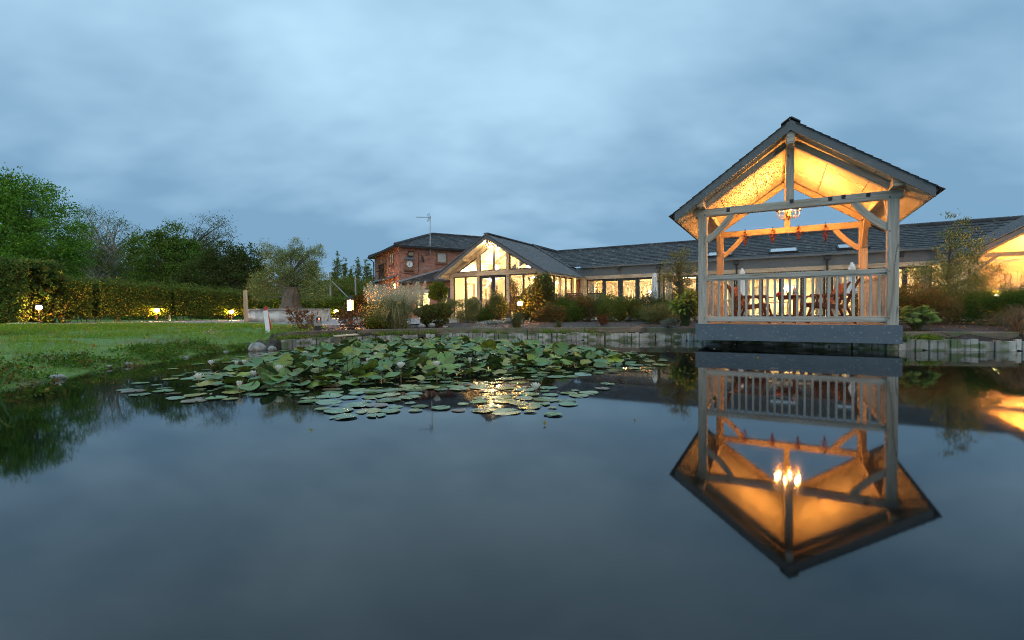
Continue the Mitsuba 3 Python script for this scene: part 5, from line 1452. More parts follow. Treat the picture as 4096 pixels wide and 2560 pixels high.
for i, (x, y, w, h, c, lb) in enumerate(((-33, 31, 3.6, 3.0, G1 * 0.8, 'green shrub mound below the big left tree'), (-30, 36, 4.0, 3.6, np.array([(0.10, 0.105, 0.06), (0.075, 0.09, 0.045)]), 'olive green shrub mound behind the long hedge, below the birch'),
                                         (-25.5, 33, 3.4, 2.4, G1, 'light green shrub mound just behind the long hedge'), (-21.3, 35, 3.0, 2.6, G2_, 'low dark shrub mound left of the olive tree'), (-45, 44, 5, 5.0, G2_, 'dark shrub mass under the big left tree'))):
    tree('scrub_shrub', lb, (x, y, 0.3), [(0, 0, h * 0.4, w / 2, w / 2, h * 0.55), (-w * 0.35, 0, h * 0.3, w * 0.35, w * 0.3, h * 0.42), (w * 0.35, 0, h * 0.3, w * 0.35, w * 0.3, h * 0.4)], (0.16, 0.09), 150, 34, c, 0.08, 20 + i, clump=0.4, cat='shrub', stems=3)
# distant belts of wood, one mass each, and the poplars
for nm, segs, col, sd in (('distant_wood', [(-128, 118, -76, 118, 21, 40), (-78, 114, -52, 104, 15, 26)], np.array([(0.075, 0.065, 0.045), (0.06, 0.07, 0.04), (0.09, 0.07, 0.05)]), 41),
                          ('far_treeline', [(-46, 76, -20, 66, 7.0, 60), (-26, 58, -8, 70, 6.4, 46), (-70, 62, -40, 60, 8, 40)], np.array([(0.11, 0.13, 0.055), (0.09, 0.11, 0.05), (0.13, 0.115, 0.06), (0.08, 0.10, 0.045)]), 42)):
    r = np.random.default_rng(sd)
    m = Mesh()
    for x0, y0, x1, y1, h, n in segs:
        for i in range(n):
            t = r.random()
            c = np.array([x0 + (x1 - x0) * t, y0 + (y1 - y0) * t + r.uniform(0, 5), 0.3])
            hh = h * r.uniform(0.6, 1.0)
            w = hh * 0.32
            d = sphere_dirs(420, r)
            d[:, 2] = np.abs(d[:, 2]) * 1.0 - 0.12
            P = c + (0, 0, hh * 0.12) + d * [w * 1.2, w, hh * 0.86] * (0.7 + 0.5 * meshkit.fbm(d * 2 + i, 3, i))[:, None]
            cards(m, P, hh * 0.055, hh * 0.03, r, col[r.integers(0, len(col))], 0.25, 0.3, d * 0.6)
    put(nm, m, 'leaf')
    say(nm, 'brown and green wood far behind the left trees' if nm[0] == 'd' else 'belt of scrubby trees in the distance between the hedge and the house', kind='stuff')
for i, (px, h, w, lb) in enumerate(((1257, 15.8, 2.3, 'partly behind the olive tree'), (1350, 16.8, 2.4, 'tallest one, left of the others'), (1336, 11.5, 1.5, 'short one against the left foot of the tallest'), (1379, 15.6, 1.7, 'slim one right of the tallest'),
                                    (1405, 12.8, 1.1, 'smallest one in the middle of the row'), (1433, 15.6, 2.2, 'second from the house'), (1468, 15.2, 2.6, 'nearest to the house'), (1482, 11.6, 1.5, 'short one touching the house gutter'))):
    x = (px - 2048) / 1905.0 * 130
    tree('poplar_tree', f'distant slender poplar, {lb}', (x, 130, 0.3), [(0, 0, h * 0.55, w / 2 * 1.25, w / 2, h * 0.45), (0.1 * w, 0, h * 0.75, w * 0.33, w * 0.3, h * 0.26), (0, 0, h * 0.3, w * 0.5, w * 0.5, h * 0.28)], (0.34, 0.16), 260, 16, G3 * [1.35, 1.4, 0.8], 0.2, 70 + i, 'poplars on the skyline', clump=0.34, shell=0.1, up=0.9)

# the old olive in the planter
k = tree('olive_tree', 'old grey-green olive tree with a thick gnarled trunk in the round planter', (PX, PY, 0.9), [(0.1, 0.1, 1.95, 1.05, 1.0, 1.0), (-1.1, -0.1, 1.15, 0.68, 0.7, 0.8), (1.15, 0, 1.15, 0.75, 0.7, 0.85), (0.9, 0.1, 2.35, 0.55, 0.5, 0.65), (-0.75, 0.2, 2.4, 0.5, 0.5, 0.6), (0.2, 0.5, 1.3, 1.0, 0.6, 0.7), (1.3, 0, 2.7, 0.25, 0.25, 0.4), (0.35, 0, 2.95, 0.3, 0.25, 0.45), (-1.05, 0, 2.9, 0.3, 0.2, 0.4)],
         (0.10, 0.024), 560, 50, OL, 0.10, 8, clump=0.22, shell=0.30, trunk_h=1.6, up=0.35, bark=(0.13, 0.105, 0.085))
r = np.random.default_rng(9)
th = np.linspace(0, 2 * math.pi, 33)[:-1]
zs = np.linspace(-0.12, 1.05, 15)
V = []
for z in zs:
    rad = np.interp(z, [-0.12, 0.1, 0.35, 0.7, 1.05], [0.58, 0.46, 0.36, 0.34, 0.30])
    rr_ = rad * (1 + 0.10 * np.sin(th * 5 + z * 3.2) + 0.07 * np.sin(th * 9 - z * 4) + 0.22 * (meshkit.fbm(np.stack([np.cos(th) * 2, np.sin(th) * 2, 0 * th + z * 2.5], -1), 3, 3) - 0.5))
    V.append(np.stack([PX + rr_ * np.cos(th) + 0.05 * z, PY + rr_ * np.sin(th), 0 * th + 0.95 + z], 1))
i, j = np.meshgrid(np.arange(14), np.arange(32), indexing='ij')
q = np.stack([i * 32 + j, i * 32 + (j + 1) % 32, (i + 1) * 32 + (j + 1) % 32, (i + 1) * 32 + j], -1).reshape(-1, 4)
mm = Mesh().add(np.vstack(V), np.vstack([q[:, [0, 1, 2]], q[:, [0, 2, 3]]]), None, (0.1, 0.08, 0.06))
put(f'{k}__gnarled_stump', mm, 'bark', True)


def hedge(label, line, w, h, z0, n, leaf, col, seed, gap=0.28, lumps=0.12, name='hedge', taper=0.0):
    """Clipped hedge along a line: leaves over its faces, a twiggy dark inside and bare stems at the foot."""
    r = np.random.default_rng(seed)
    L = LineString(line)
    k = thing(name, label, 'hedge')
    S = r.random(n) * L.length
    P = np.array([L.interpolate(s).coords[0] for s in S])
    D = np.array([along(L, s)[1] for s in np.linspace(0, L.length - 0.05, 60)])
    D = D[np.clip((S / L.length * 59).astype(int), 0, 59)]
    N = np.stack([-D[:, 1], D[:, 0]], 1)
    face = r.random(n)
    u = r.uniform(-1, 1, n)
    zz = np.where(face < 0.34, 1.0, r.random(n) ** 0.85)
    lat = np.where(face < 0.34, u, np.where(face < 0.88, -1.0, 1.0))
    depth = r.random(n) ** 1.6 * 0.30
    lat = lat * (1 - np.where(face >= 0.34, depth, 0) / (w / 2) * 0.8)
    hs = h * (1 + taper * (0.5 - S / L.length))
    zt = np.where(face < 0.34, hs - depth, gap + (hs - gap) * zz)
    bump = (meshkit.fbm(np.stack([P[:, 0] * 0.8, P[:, 1] * 0.8, zt * 1.1], -1), 4, seed) - 0.5) * 2 * lumps
    sq = np.sqrt(np.clip(1 - 0.25 * np.clip((zt - (hs - 0.3)) / 0.3, 0, 1) ** 2, 0, 1))
    X3 = np.concatenate([P + N * ((w / 2 * sq + bump) * lat)[:, None], (z0 + zt + bump * (face < 0.34))[:, None]], 1)
    o = np.concatenate([N * lat[:, None] * (face >= 0.34)[:, None], (0.9 * (face < 0.34))[:, None]], 1)
    m = Mesh()
    cards(m, X3, leaf[0], leaf[1], r, col, 0.28, 0.35, o * 0.8)
    n2 = n // 160
    S2 = r.random(n2) * L.length
    for s in S2:
        p, d = along(L, s)
        nn = np.array([-d[1], d[0]])
        b = np.r_[p + nn * r.uniform(-0.35, 0.35) * w, z0 + h * (1 + taper * (0.5 - s / L.length))]
        P2 = b + r.normal(0, 0.06, (12, 3)) + np.linspace(-0.1, 0.22, 12)[:, None] * [0, 0, 1]
        cards(m, P2, leaf[0], leaf[1], r, col, 0.2, 0.9)
    part(k, 'foliage', m, 'leaf')
    sm = Mesh()
    for s in np.arange(0.15, L.length, 0.34):
        p, d = along(L, s + r.uniform(-0.1, 0.1))
        for q in range(2):
            a = np.r_[p + r.normal(0, 0.12, 2), z0 - 0.2]
            b = a + np.r_[r.normal(0, 0.22, 2), h * r.uniform(0.6, 0.85) + 0.2]
            tube(bez([a, (a + b) / 2 + np.r_[r.normal(0, 0.1, 2), 0], b], 5), np.linspace(0.022, 0.008, 5), 4, (0.08, 0.06, 0.045), sm, cap=False)
    part(k, 'stem', sm, 'paint', kind='stuff', label='bare stems at the foot of the hedge')
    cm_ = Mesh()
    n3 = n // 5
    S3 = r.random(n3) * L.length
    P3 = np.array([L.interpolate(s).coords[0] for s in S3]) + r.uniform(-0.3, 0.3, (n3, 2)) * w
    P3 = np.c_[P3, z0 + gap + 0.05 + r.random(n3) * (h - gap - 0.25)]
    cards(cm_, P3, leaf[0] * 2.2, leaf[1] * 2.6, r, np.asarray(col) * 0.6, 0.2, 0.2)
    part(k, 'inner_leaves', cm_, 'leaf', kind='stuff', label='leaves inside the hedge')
    return k


HC = np.array([(0.095, 0.145, 0.05), (0.07, 0.11, 0.04), (0.125, 0.15, 0.06), (0.10, 0.09, 0.055)])
hedge('long clipped green hedge curving along the far side of the drive', [(-22.6, 22.6), (-20.3, 23.4), (-18.3, 25.2), (-16.9, 27.4), (-16.0, 29.2)], 1.5, 1.78, 0.43, 36000, (0.10, 0.055), HC, 11, taper=0.32)
hedge('lower clipped hedge behind the olive planter', [(-15.9, 29.6), (-14.4, 31.5), (-12.9, 33.6), (-11.9, 35.4)], 1.4, 1.35, 0.43, 14000, (0.11, 0.06), HC * [0.9, 1.08, 0.9], 12, gap=0.1)
hedge('tall rounded shrub hedge with big leaves at the left edge', [(-27.5, 20.9), (-24.5, 21.2), (-21.1, 21.7)], 2.2, 2.65, 0.40, 22000, (0.17, 0.09), np.array([(0.07, 0.115, 0.055), (0.09, 0.125, 0.05), (0.06, 0.095, 0.05), (0.12, 0.12, 0.06)]), 13, gap=0.05, lumps=0.35, name='shrub_hedge')
hedge('short brown-leaved hedge right of the lantern', [(-11.6, 35.0), (-9.0, 35.6), (-7.2, 35.8)], 1.3, 1.55, 0.43, 7000, (0.12, 0.06), np.array([(0.10, 0.06, 0.03), (0.075, 0.06, 0.03)]), 14, gap=0.1, name='brown_hedge')


def ribbon(m, pts, w, col):
    """A flat blade along the points, widths w."""
    pts = np.asarray(pts, float)
    t = np.gradient(pts, axis=0)
    s = np.cross(t, [0.31, 0.13, 0.94])
    s /= np.linalg.norm(s, axis=1, keepdims=True) + 1e-9
    w = np.asarray(w)[:, None]
    n = len(pts)
    v = np.vstack([pts - s * w / 2, pts + s * w / 2])
    i = np.arange(n - 1)
    m.add(v, np.vstack([np.stack([i, i + 1, i + 1 + n], 1), np.stack([i, i + 1 + n, i + n], 1)]), None, np.minimum(np.asarray(col) * 1.5, 0.7))


def tuft(name, label, x, y, z, n, h, spread, w, cols, seed, cat='grass clump', droop=0.6, mat='leaf', kind_part='blade'):
    r = np.random.default_rng(seed)
    k = thing(name, label, cat)
    m = Mesh()
    cols = np.asarray(cols)
    for i in range(n):
        a = r.uniform(0, 6.283)
        d = np.array([math.cos(a), math.sin(a), 0])
        hh = h * r.uniform(0.55, 1.1)
        sp = spread * r.uniform(0.15, 1.0)
        b = np.array([x, y, z]) + np.r_[r.normal(0, spread * 0.14, 2), 0]
        p = bez([b, b + d * sp * 0.25 + (0, 0, hh * 0.75), b + d * sp * 0.65 + (0, 0, hh * 1.05), b + d * sp + (0, 0, hh * (1 - droop * (sp / spread) ** 1.2))], 8)
        ribbon(m, p, w * np.array([0.8, 1, 1, 0.95, 0.85, 0.65, 0.4, 0.08]), cols[r.integers(0, len(cols))] * r.uniform(0.75, 1.25))
    part(k, kind_part, m, mat, kind='stuff', label=f'long narrow blades of the clump')
    return k


k = tuft('pampas_grass', 'large pampas grass clump with pale feathery plumes at the pond edge', -3.42, 13.95, 0.33, 1700, 1.08, 1.12, 0.009, [(0.17, 0.19, 0.08), (0.24, 0.22, 0.11), (0.32, 0.27, 0.15), (0.13, 0.16, 0.06)], 80, droop=0.85)
m = Mesh()
r = np.random.default_rng(84)
for i in range(70):
    a, hh, sp = r.uniform(0, 6.28), r.uniform(1.1, 1.55), r.uniform(0.2, 0.85)
    b = np.array([-3.42 + r.normal(0, 0.12), 13.95 + r.normal(0, 0.12), 0.33])
    d = np.array([math.cos(a), math.sin(a), 0])
    ribbon(m, bez([b, b + d * sp * 0.3 + (0, 0, hh * 0.7), b + d * sp * 0.8 + (0, 0, hh)], 7), np.full(7, 0.007), np.array((0.30, 0.26, 0.15)) * r.uniform(0.7, 1.2))
put(f'{k}__stem', m, 'leaf')
say(f'{k}__stem', 'pale flower stems standing above the clump', kind='stuff')
for i in range(30):
    a = i * 2.4
    sp = 0.14 + 0.48 * math.sqrt((i + 0.5) / 30)
    hh = r.uniform(1.05, 1.48) - 0.2 * sp
    p0 = np.array([-3.42 + sp * math.cos(a) * 1.25, 13.95 + sp * math.sin(a) * 0.9, 0.33 + hh * 0.62])
    ax = unit((math.cos(a) * 0.3, math.sin(a) * 0.3, 1.0))
    L_, n = r.uniform(0.42, 0.58), 560
    t = r.random(n)
    wd_ = 0.095 * np.sin(np.clip(t * 0.9 + 0.12, 0, 1) * math.pi) ** 0.8
    P = p0 + np.outer(t * L_, ax) + r.normal(0, 1, (n, 3)) * (wd_ * 0.42)[:, None]
    m = Mesh()
    cards(m, P, 0.07, 0.006, r, np.array([(0.72, 0.64, 0.46), (0.78, 0.71, 0.54), (0.64, 0.56, 0.40)]), 0.12, 0.0, np.tile(ax * 2.2, (n, 1)) + (P - p0 - np.outer(t * L_, ax)) * 16, hue=0.04)
    part(k, 'plume', m, 'leaf')


def shrub(name, label, x, y, w, h, leaf, col, n, seed, z=0.38, flowers=None, spikes=0, dense=0.5, cat='shrub', stems=7, low=0.0, up=0.3, group=None, sub=None):
    """A rounded bush: twigs fanning from the foot, leaves through several uneven lobes, flowers or spikes on top."""
    r = np.random.default_rng(seed)
    k = thing(name, label, cat, group)
    h, w, n = h * 1.12, w * 1.10, int(n * 1.25)
    lob = [np.array([0, 0, h * 0.42, w * 0.42, w * 0.40, h * 0.44])]
    for i in range(8):
        a = r.uniform(0, 6.28)
        q_ = r.uniform(0.2, 0.44)
        lob.append(np.array([math.cos(a) * w * q_, math.sin(a) * w * q_, h * r.uniform(0.22, 0.85), w * r.uniform(0.12, 0.27), w * r.uniform(0.12, 0.27), h * r.uniform(0.14, 0.32)]))
    P, O = [], []
    for q in lob:
        nn = int(n * (0.30 if q is lob[0] else 0.0875))
        d = sphere_dirs(nn, r)
        rad = dense + (1 - dense) * r.random(nn) ** 0.5
        rad *= 0.82 + 0.4 * meshkit.fbm(d * 2.2 + seed, 3, seed)
        p = q[:3] + d * q[3:] * rad[:, None]
        ok = p[:, 2] > low * h
        P.append(p[ok])
        O.append(d[ok])
    P, O = np.vstack(P) + (x, y, z), np.vstack(O)
    P[:, 2] = np.maximum(P[:, 2], z + 0.02)
    m = Mesh()
    cards(m, P, leaf[0], leaf[1], r, col, 0.26, up, O * 0.7)
    for i in range(int(10 + 14 * w)):
        c = P[r.integers(0, len(P))]
        d_ = unit((c - (x, y, z + 0.25 * h)) * [1, 1, 0.8] + (0, 0, 0.4 * h) + r.normal(0, 0.08, 3))
        t_ = r.random(14)[:, None] * r.uniform(0.12, 0.34) * h
        cards(m, c + d_ * t_ + r.normal(0, 0.012, (14, 3)), leaf[0], leaf[1], r, col, 0.26, up, np.tile(d_, (14, 1)) * 0.8)
    part(k, 'foliage', m, 'leaf')
    tm = Mesh()
    for i in range(stems * 3):
        c = P[r.integers(0, len(P))]
        b = np.array([x + r.normal(0, w * 0.05), y + r.normal(0, w * 0.05), z - 0.05])
        tube(bez([b, (b + c) / 2 + np.r_[r.normal(0, 0.04 * w, 2), 0.05 * h], c], 6), np.linspace(0.010, 0.003, 6) * max(0.6, h), 4, (0.13, 0.10, 0.075), tm, cap=False)
    part(k, 'twig', tm, 'paint', kind='stuff', label='thin woody stems')
    if flowers:
        cf, nf, sf = flowers
        top = P[(P[:, 2] > z + 0.45 * h) & (P[:, 1] < y + 0.2 * w)]
        for i in range(nf):
            c = top[r.integers(0, len(top))] + (0, -0.04, 0.03)
            fm = Mesh()
            q = c + r.normal(0, sf * 0.4, (26, 3)) * [1, 1, 0.5]
            cards(fm, q, sf * 0.5, sf * 0.42, r, np.asarray(cf), 0.1, 0.8, hue=0.03)
            part(k, 'flower', fm, 'leaf')
    if spikes:
        sm = Mesh()
        for i in range(spikes):
            a = r.uniform(0, 6.28)
            rr0 = w * 0.5 * math.sqrt(r.random())
            b = np.array([x + math.cos(a) * rr0, y + math.sin(a) * rr0, z + h * 0.6])
            t = b + np.r_[r.normal(0, 0.05, 2), h * r.uniform(0.32, 0.68)]
            tube([b, t], 0.004, 3, (0.10, 0.10, 0.07), sm, cap=False)
            q = t + np.linspace(0, 0.11, 16)[:, None] * unit(t - b) + r.normal(0, 0.007, (16, 3))
            cards(sm, q, 0.022, 0.013, r, np.array(sub if sub is not None else (0.085, 0.075, 0.085)), 0.2, 0.8)
        part(k, 'flower_spike', sm, 'leaf', kind='stuff', label='thin upright flower spikes above the bush')
    return k


GREEN, DUSK, BRN = np.array([(0.07, 0.12, 0.04), (0.05, 0.09, 0.035), (0.09, 0.13, 0.05)]), np.array([(0.12, 0.125, 0.09), (0.15, 0.14, 0.11), (0.09, 0.10, 0.065)]), np.array([(0.12, 0.085, 0.055), (0.10, 0.09, 0.05), (0.14, 0.08, 0.06)])
shrub('red_leaved_shrub', 'low red-and-green leafy shrub between the plumed grass and the grey lavender', -2.35, 14.6, 0.98, 0.56, (0.075, 0.045), np.array([(0.07, 0.095, 0.04), (0.09, 0.05, 0.04), (0.06, 0.085, 0.035)]), 3800, 101, flowers=((0.25, 0.03, 0.07), 5, 0.06))
shrub('lavender_bush', 'grey-green rounded bush with faded pink heads in front of the glazed gable', -1.72, 17.2, 1.25, 0.80, (0.05, 0.016), DUSK, 9000, 102, flowers=((0.30, 0.17, 0.19), 14, 0.05))
shrub('leafy_shrub', 'small dark green shrub at the foot of the thin rose', -0.95, 17.4, 0.6, 0.48, (0.05, 0.03), GREEN * 0.8, 2200, 103)
shrub('rose_bush', 'tall thin rose bush left of the big flowering bush, a few pale buds on it', -0.55, 17.5, 0.85, 1.25, (0.055, 0.032), np.array([(0.085, 0.10, 0.05), (0.12, 0.09, 0.05), (0.06, 0.08, 0.04)]), 3400, 104, flowers=((0.6, 0.6, 0.55), 7, 0.035), dense=0.15, stems=14)
shrub('rose_bush', 'straggly tall rose stems close against the left side of the big flowering bush', 0.22, 18.6, 0.55, 1.62, (0.06, 0.035), np.array([(0.10, 0.09, 0.05), (0.13, 0.08, 0.04)]), 1300, 105, dense=0.1, stems=14)
shrub('flowering_bush', 'big dark bush with a few white flower heads and a lit lamp inside', 1.0, 18.1, 1.42, 1.5, (0.10, 0.05), np.array([(0.065, 0.075, 0.04), (0.08, 0.07, 0.04), (0.10, 0.105, 0.05), (0.05, 0.06, 0.04)]), 9000, 106, flowers=((0.62, 0.66, 0.64), 8, 0.085), dense=0.45, stems=12)
shrub('brown_shrub', 'low brownish leafy shrub at the right foot of the big flowering bush', 1.35, 16.6, 0.95, 0.62, (0.08, 0.04), BRN * 0.9, 2600, 107)
shrub('leafy_shrub', 'dark green low shrub right of the big flowering bush', 2.1, 17.3, 1.1, 0.78, (0.05, 0.03), GREEN * 0.75, 5200, 108)
shrub('brown_shrub', 'narrow brown upright shrub between two green ones', 2.75, 17.2, 0.75, 1.0, (0.05, 0.025), BRN, 4200, 109, spikes=16)
shrub('box_shrub', 'bright green dense shrub in the middle of the bed', 3.45, 16.7, 1.05, 0.86, (0.045, 0.028), np.array([(0.075, 0.12, 0.045), (0.10, 0.125, 0.05), (0.085, 0.09, 0.045)]), 7500, 110, spikes=14)
shrub('box_shrub', 'yellow-green shrub just right of the bright green one', 4.15, 16.9, 0.9, 0.82, (0.05, 0.028), np.array([(0.12, 0.115, 0.05), (0.10, 0.105, 0.05)]), 5200, 111)
shrub('leafy_shrub', 'very dark green shrub right of the yellow-green one', 4.75, 16.4, 0.95, 0.66, (0.045, 0.03), GREEN * 0.6, 5200, 112)
shrub('lavender_bush', 'lavender with dark spikes standing against the lit window, left one', 3.6, 18.6, 1.3, 0.85, (0.05, 0.012), DUSK * 0.8, 5200, 113, spikes=46)
shrub('lavender_bush', 'lavender with dark spikes standing against the lit door, right one', 4.95, 18.3, 1.4, 0.95, (0.05, 0.012), DUSK * 0.8, 6000, 114, spikes=60)
shrub('lavender_bush', 'large silvery lavender near the pavilion, low in front', 4.62, 14.9, 1.25, 0.66, (0.06, 0.012), DUSK * 1.05, 8500, 115, spikes=26)
shrub('brown_shrub', 'brown-green shrub between the silvery lavender and the pavilion', 5.75, 16.0, 1.05, 0.98, (0.05, 0.025), BRN * [0.85, 1.05, 0.9], 6000, 116, spikes=24)
shrub('acer_shrub', 'tiny red-leaved shrub on the mulch in front of the bright green shrub', 2.72, 14.4, 0.34, 0.30, (0.045, 0.02), np.array([(0.10, 0.035, 0.03), (0.08, 0.03, 0.03)]), 420, 117, dense=0.2)
shrub('silver_plant', 'small silver-leaved plant left of the big-leaved hydrangea', 4.25, 12.95, 0.4, 0.2, (0.04, 0.02), np.array([(0.24, 0.27, 0.22)]), 700, 118, z=0.36)
for i, (x, y, lb) in enumerate(((-5.55, 12.6, 'left red-leaved nandina by the control box'), (-4.35, 12.9, 'right red-leaved nandina by the control box'))):
    shrub('nandina_shrub', lb, x, y, 0.72, 0.52, (0.09, 0.026), np.array([(0.10, 0.05, 0.05), (0.08, 0.045, 0.045), (0.12, 0.065, 0.06)]), 420, 120 + i, z=0.36, dense=0.3, stems=9, up=-0.2)
shrub('yellow_flower_plant', 'low leafy plant with small yellow flowers at the left foot of the plumed grass', -4.0, 13.75, 0.75, 0.42, (0.06, 0.05), np.array([(0.09, 0.12, 0.03), (0.12, 0.12, 0.03)]), 1300, 123, z=0.34, flowers=((0.55, 0.36, 0.03), 6, 0.03))
shrub('white_flower_mat', 'flat mat of tiny white flowers on the mulch before the rose', -0.72, 15.6, 0.95, 0.10, (0.03, 0.03), np.array([(0.58, 0.62, 0.66), (0.45, 0.5, 0.52), (0.10, 0.13, 0.08)]), 1100, 124, z=0.40, dense=0.1, stems=1, cat='flowers')
tuft('sedge_tuft', 'dark green grass tuft hanging over the sleepers below the flowering bush', 0.12, 13.75, 0.30, 520, 0.52, 0.42, 0.006, [(0.07, 0.085, 0.03), (0.09, 0.09, 0.035), (0.12, 0.10, 0.05)], 130, droop=0.7)
tuft('sedge_tuft', 'small grass tuft growing from the sleeper wall farther right', 1.32, 13.6, 0.26, 260, 0.30, 0.22, 0.006, [(0.07, 0.085, 0.03), (0.10, 0.10, 0.04)], 131)
for i, (x, y, w, h, c, sp, lb) in enumerate(((2.55, 18.4, 1.2, 0.85, DUSK * 0.9, 20, 'dusty grey lavender below the left square-backed chair'), (5.6, 18.0, 1.1, 0.9, DUSK * 0.85, 30, 'dusty grey lavender below the parasol left of the pavilion'),
                                             (6.6, 16.6, 1.2, 0.95, BRN, 12, 'brownish shrub at the foot of the small olive tree'), (-1.25, 18.4, 0.9, 0.75, DUSK, 8, 'dusty shrub behind the grey bush with pink heads'), (1.95, 18.6, 0.9, 0.95, BRN * 0.9, 8, 'brown shrub touching the right side of the big flowering bush'),
                                             (9.45, 12.2, 1.2, 0.8, BRN * [0.9, 1.1, 0.9], 6, 'brown-green shrub close behind the palmate-leaved plant'), (12.2, 13.2, 1.5, 1.1, BRN * [0.85, 1.1, 0.9], 10, 'tall brown-green shrub at the foot of the right olive tree'),
                                             (13.9, 13.0, 1.6, 1.05, GREEN * 0.9, 8, 'green shrub in front of the lamp at the right edge'), (10.7, 13.6, 1.4, 0.95, BRN, 8, 'rusty shrub below the lit right-hand doors'), (14.3, 11.6, 1.6, 0.9, BRN * [0.9, 1.0, 0.9], 0, 'brown shrub cut by the right edge'))):
    shrub('bed_shrub', lb, x, y, w, h, (0.055, 0.02), c, 4600, 180 + i, spikes=sp)
# right of the pavilion
shrub('orange_lit_shrub', 'brownish shrub behind the palmate-leaved plant, glowing orange', 10.2, 11.6, 1.3, 0.85, (0.05, 0.022), BRN, 6500, 140)
shrub('fern_shrub', 'feathery brown-green shrub below the right olive tree', 11.1, 12.4, 1.4, 1.05, (0.06, 0.014), BRN * [0.8, 1.1, 0.9], 6500, 141, spikes=10)
shrub('conifer_shrub', 'dark green spreading conifer shrub at the right', 11.1, 10.9, 1.5, 0.72, (0.07, 0.012), GREEN * 0.62, 11000, 142)
shrub('yellow_lit_shrub', 'spiky shrub lit bright yellow by the lamp at the right edge', 15.1, 15.3, 1.9, 1.0, (0.08, 0.022), np.array([(0.17, 0.15, 0.06), (0.13, 0.13, 0.06)]), 5200, 143, spikes=20)
shrub('yellow_lit_shrub', 'second spiky yellow-lit shrub cut by the right edge', 16.6, 14.6, 1.7, 1.05, (0.08, 0.022), np.array([(0.17, 0.13, 0.06), (0.13, 0.11, 0.06)]), 4200, 144, spikes=16)
shrub('brown_shrub', 'rusty brown shrub at the right edge behind the drooping grass', 12.9, 11.2, 1.6, 0.95, (0.06, 0.016), BRN * 1.1, 6500, 145)
tuft('brown_grass', 'brown drooping grass clump hanging over the pond edging at the right', 10.3, 9.55, 0.34, 420, 0.62, 0.75, 0.007, [(0.20, 0.14, 0.085), (0.15, 0.11, 0.06), (0.24, 0.18, 0.12)], 146, droop=1.5)
tuft('brown_grass', 'second brown drooping grass clump cut by the right edge', 11.3, 9.5, 0.34, 380, 0.85, 0.75, 0.007, [(0.20, 0.13, 0.08), (0.14, 0.10, 0.06), (0.22, 0.17, 0.11)], 147, droop=1.2)
tree('small_olive', 'slim olive tree left of the pavilion with thin leaves', (5.95, 17.0, 0.42), [(0, 0, 1.75, 0.52, 0.5, 0.75), (-0.42, 0, 1.55, 0.30, 0.3, 0.5), (0.45, 0, 1.7, 0.34, 0.3, 0.45), (0.05, 0, 2.35, 0.34, 0.3, 0.35), (0, 0, 1.0, 0.42, 0.4, 0.4)], (0.085, 0.02), 150, 26, np.array([(0.17, 0.135, 0.075), (0.13, 0.12, 0.075), (0.20, 0.16, 0.10)]), 0.035, 150, clump=0.16, shell=0.2, trunk_h=1.5, up=0.6)
tree('small_olive', 'larger loose olive tree right of the pavilion, lit orange', (13.1, 14.3, 0.42), [(0.35, 0, 2.05, 0.62, 0.6, 0.75), (-0.5, 0, 1.35, 0.62, 0.6, 0.48), (0.3, 0, 1.3, 0.8, 0.6, 0.5), (0.25, 0, 2.75, 0.34, 0.3, 0.45), (1.15, 0, 1.35, 0.42, 0.3, 0.32), (-1.05, 0, 1.5, 0.25, 0.2, 0.30)], (0.10, 0.026), 190, 26, np.array([(0.15, 0.15, 0.09), (0.18, 0.16, 0.10), (0.11, 0.12, 0.07)]), 0.04, 151, clump=0.2, shell=0.2, trunk_h=1.9, up=0.5)
k = tree('topiary_tree', 'round clipped ball tree in a pot outside the brick extension', (-4.42, 28.6, 0.44), [(0, 0, 1.58, 0.5, 0.5, 0.5)], (0.09, 0.05), 130, 46, np.array([(0.10, 0.125, 0.035), (0.07, 0.095, 0.03), (0.13, 0.14, 0.04)]), 0.04, 152, clump=0.15, shell=0.75, trunk_h=1.5)
put(f'{k}__pot', lathe([(0.2, 0.44), (0.26, 0.7), (0.29, 0.86), (0.25, 0.87), (0.02, 0.84)], (-4.42, 28.6, 0), 16, (0.30, 0.19, 0.13)), 'paint', True)


def broad_leaf(ln, wd, r, col, curl=0.25):
    """One big leaf: a curved, veined blade from the stalk end at the origin along +x."""
    xs_ = np.linspace(0, 1, 7)
    half = wd / 2 * np.sin(np.clip(xs_ * 1.02, 0, 1) ** 0.72 * math.pi) ** 0.85
    v, c = [], []
    for x, h in zip(xs_, half):
        z = -curl * ln * x * x
        for t in (-1, -0.5, 0, 0.5, 1):
            v.append((x * ln, t * h, z + abs(t) * h * 0.28))
            c.append((1.35 if t == 0 else 1.0) * (1 + 0.08 * math.sin(x * 40)))
    i, j = np.meshgrid(np.arange(6), np.arange(4), indexing='ij')
    q = np.stack([i * 5 + j, (i + 1) * 5 + j, (i + 1) * 5 + j + 1, i * 5 + j + 1], -1).reshape(-1, 4)
    return np.array(v), np.vstack([q[:, [0, 1, 2]], q[:, [0, 2, 3]]]), np.array(c)


def aim(d, roll):
    x = unit(d)
    y = unit(np.cross((0, 0, 1), x) + 1e-6)
    z = np.cross(x, y)
    R = np.stack([x, y, z], 1)
    c, s = math.cos(roll), math.sin(roll)
    return R @ np.array([[1, 0, 0], [0, c, -s], [0, s, c]])


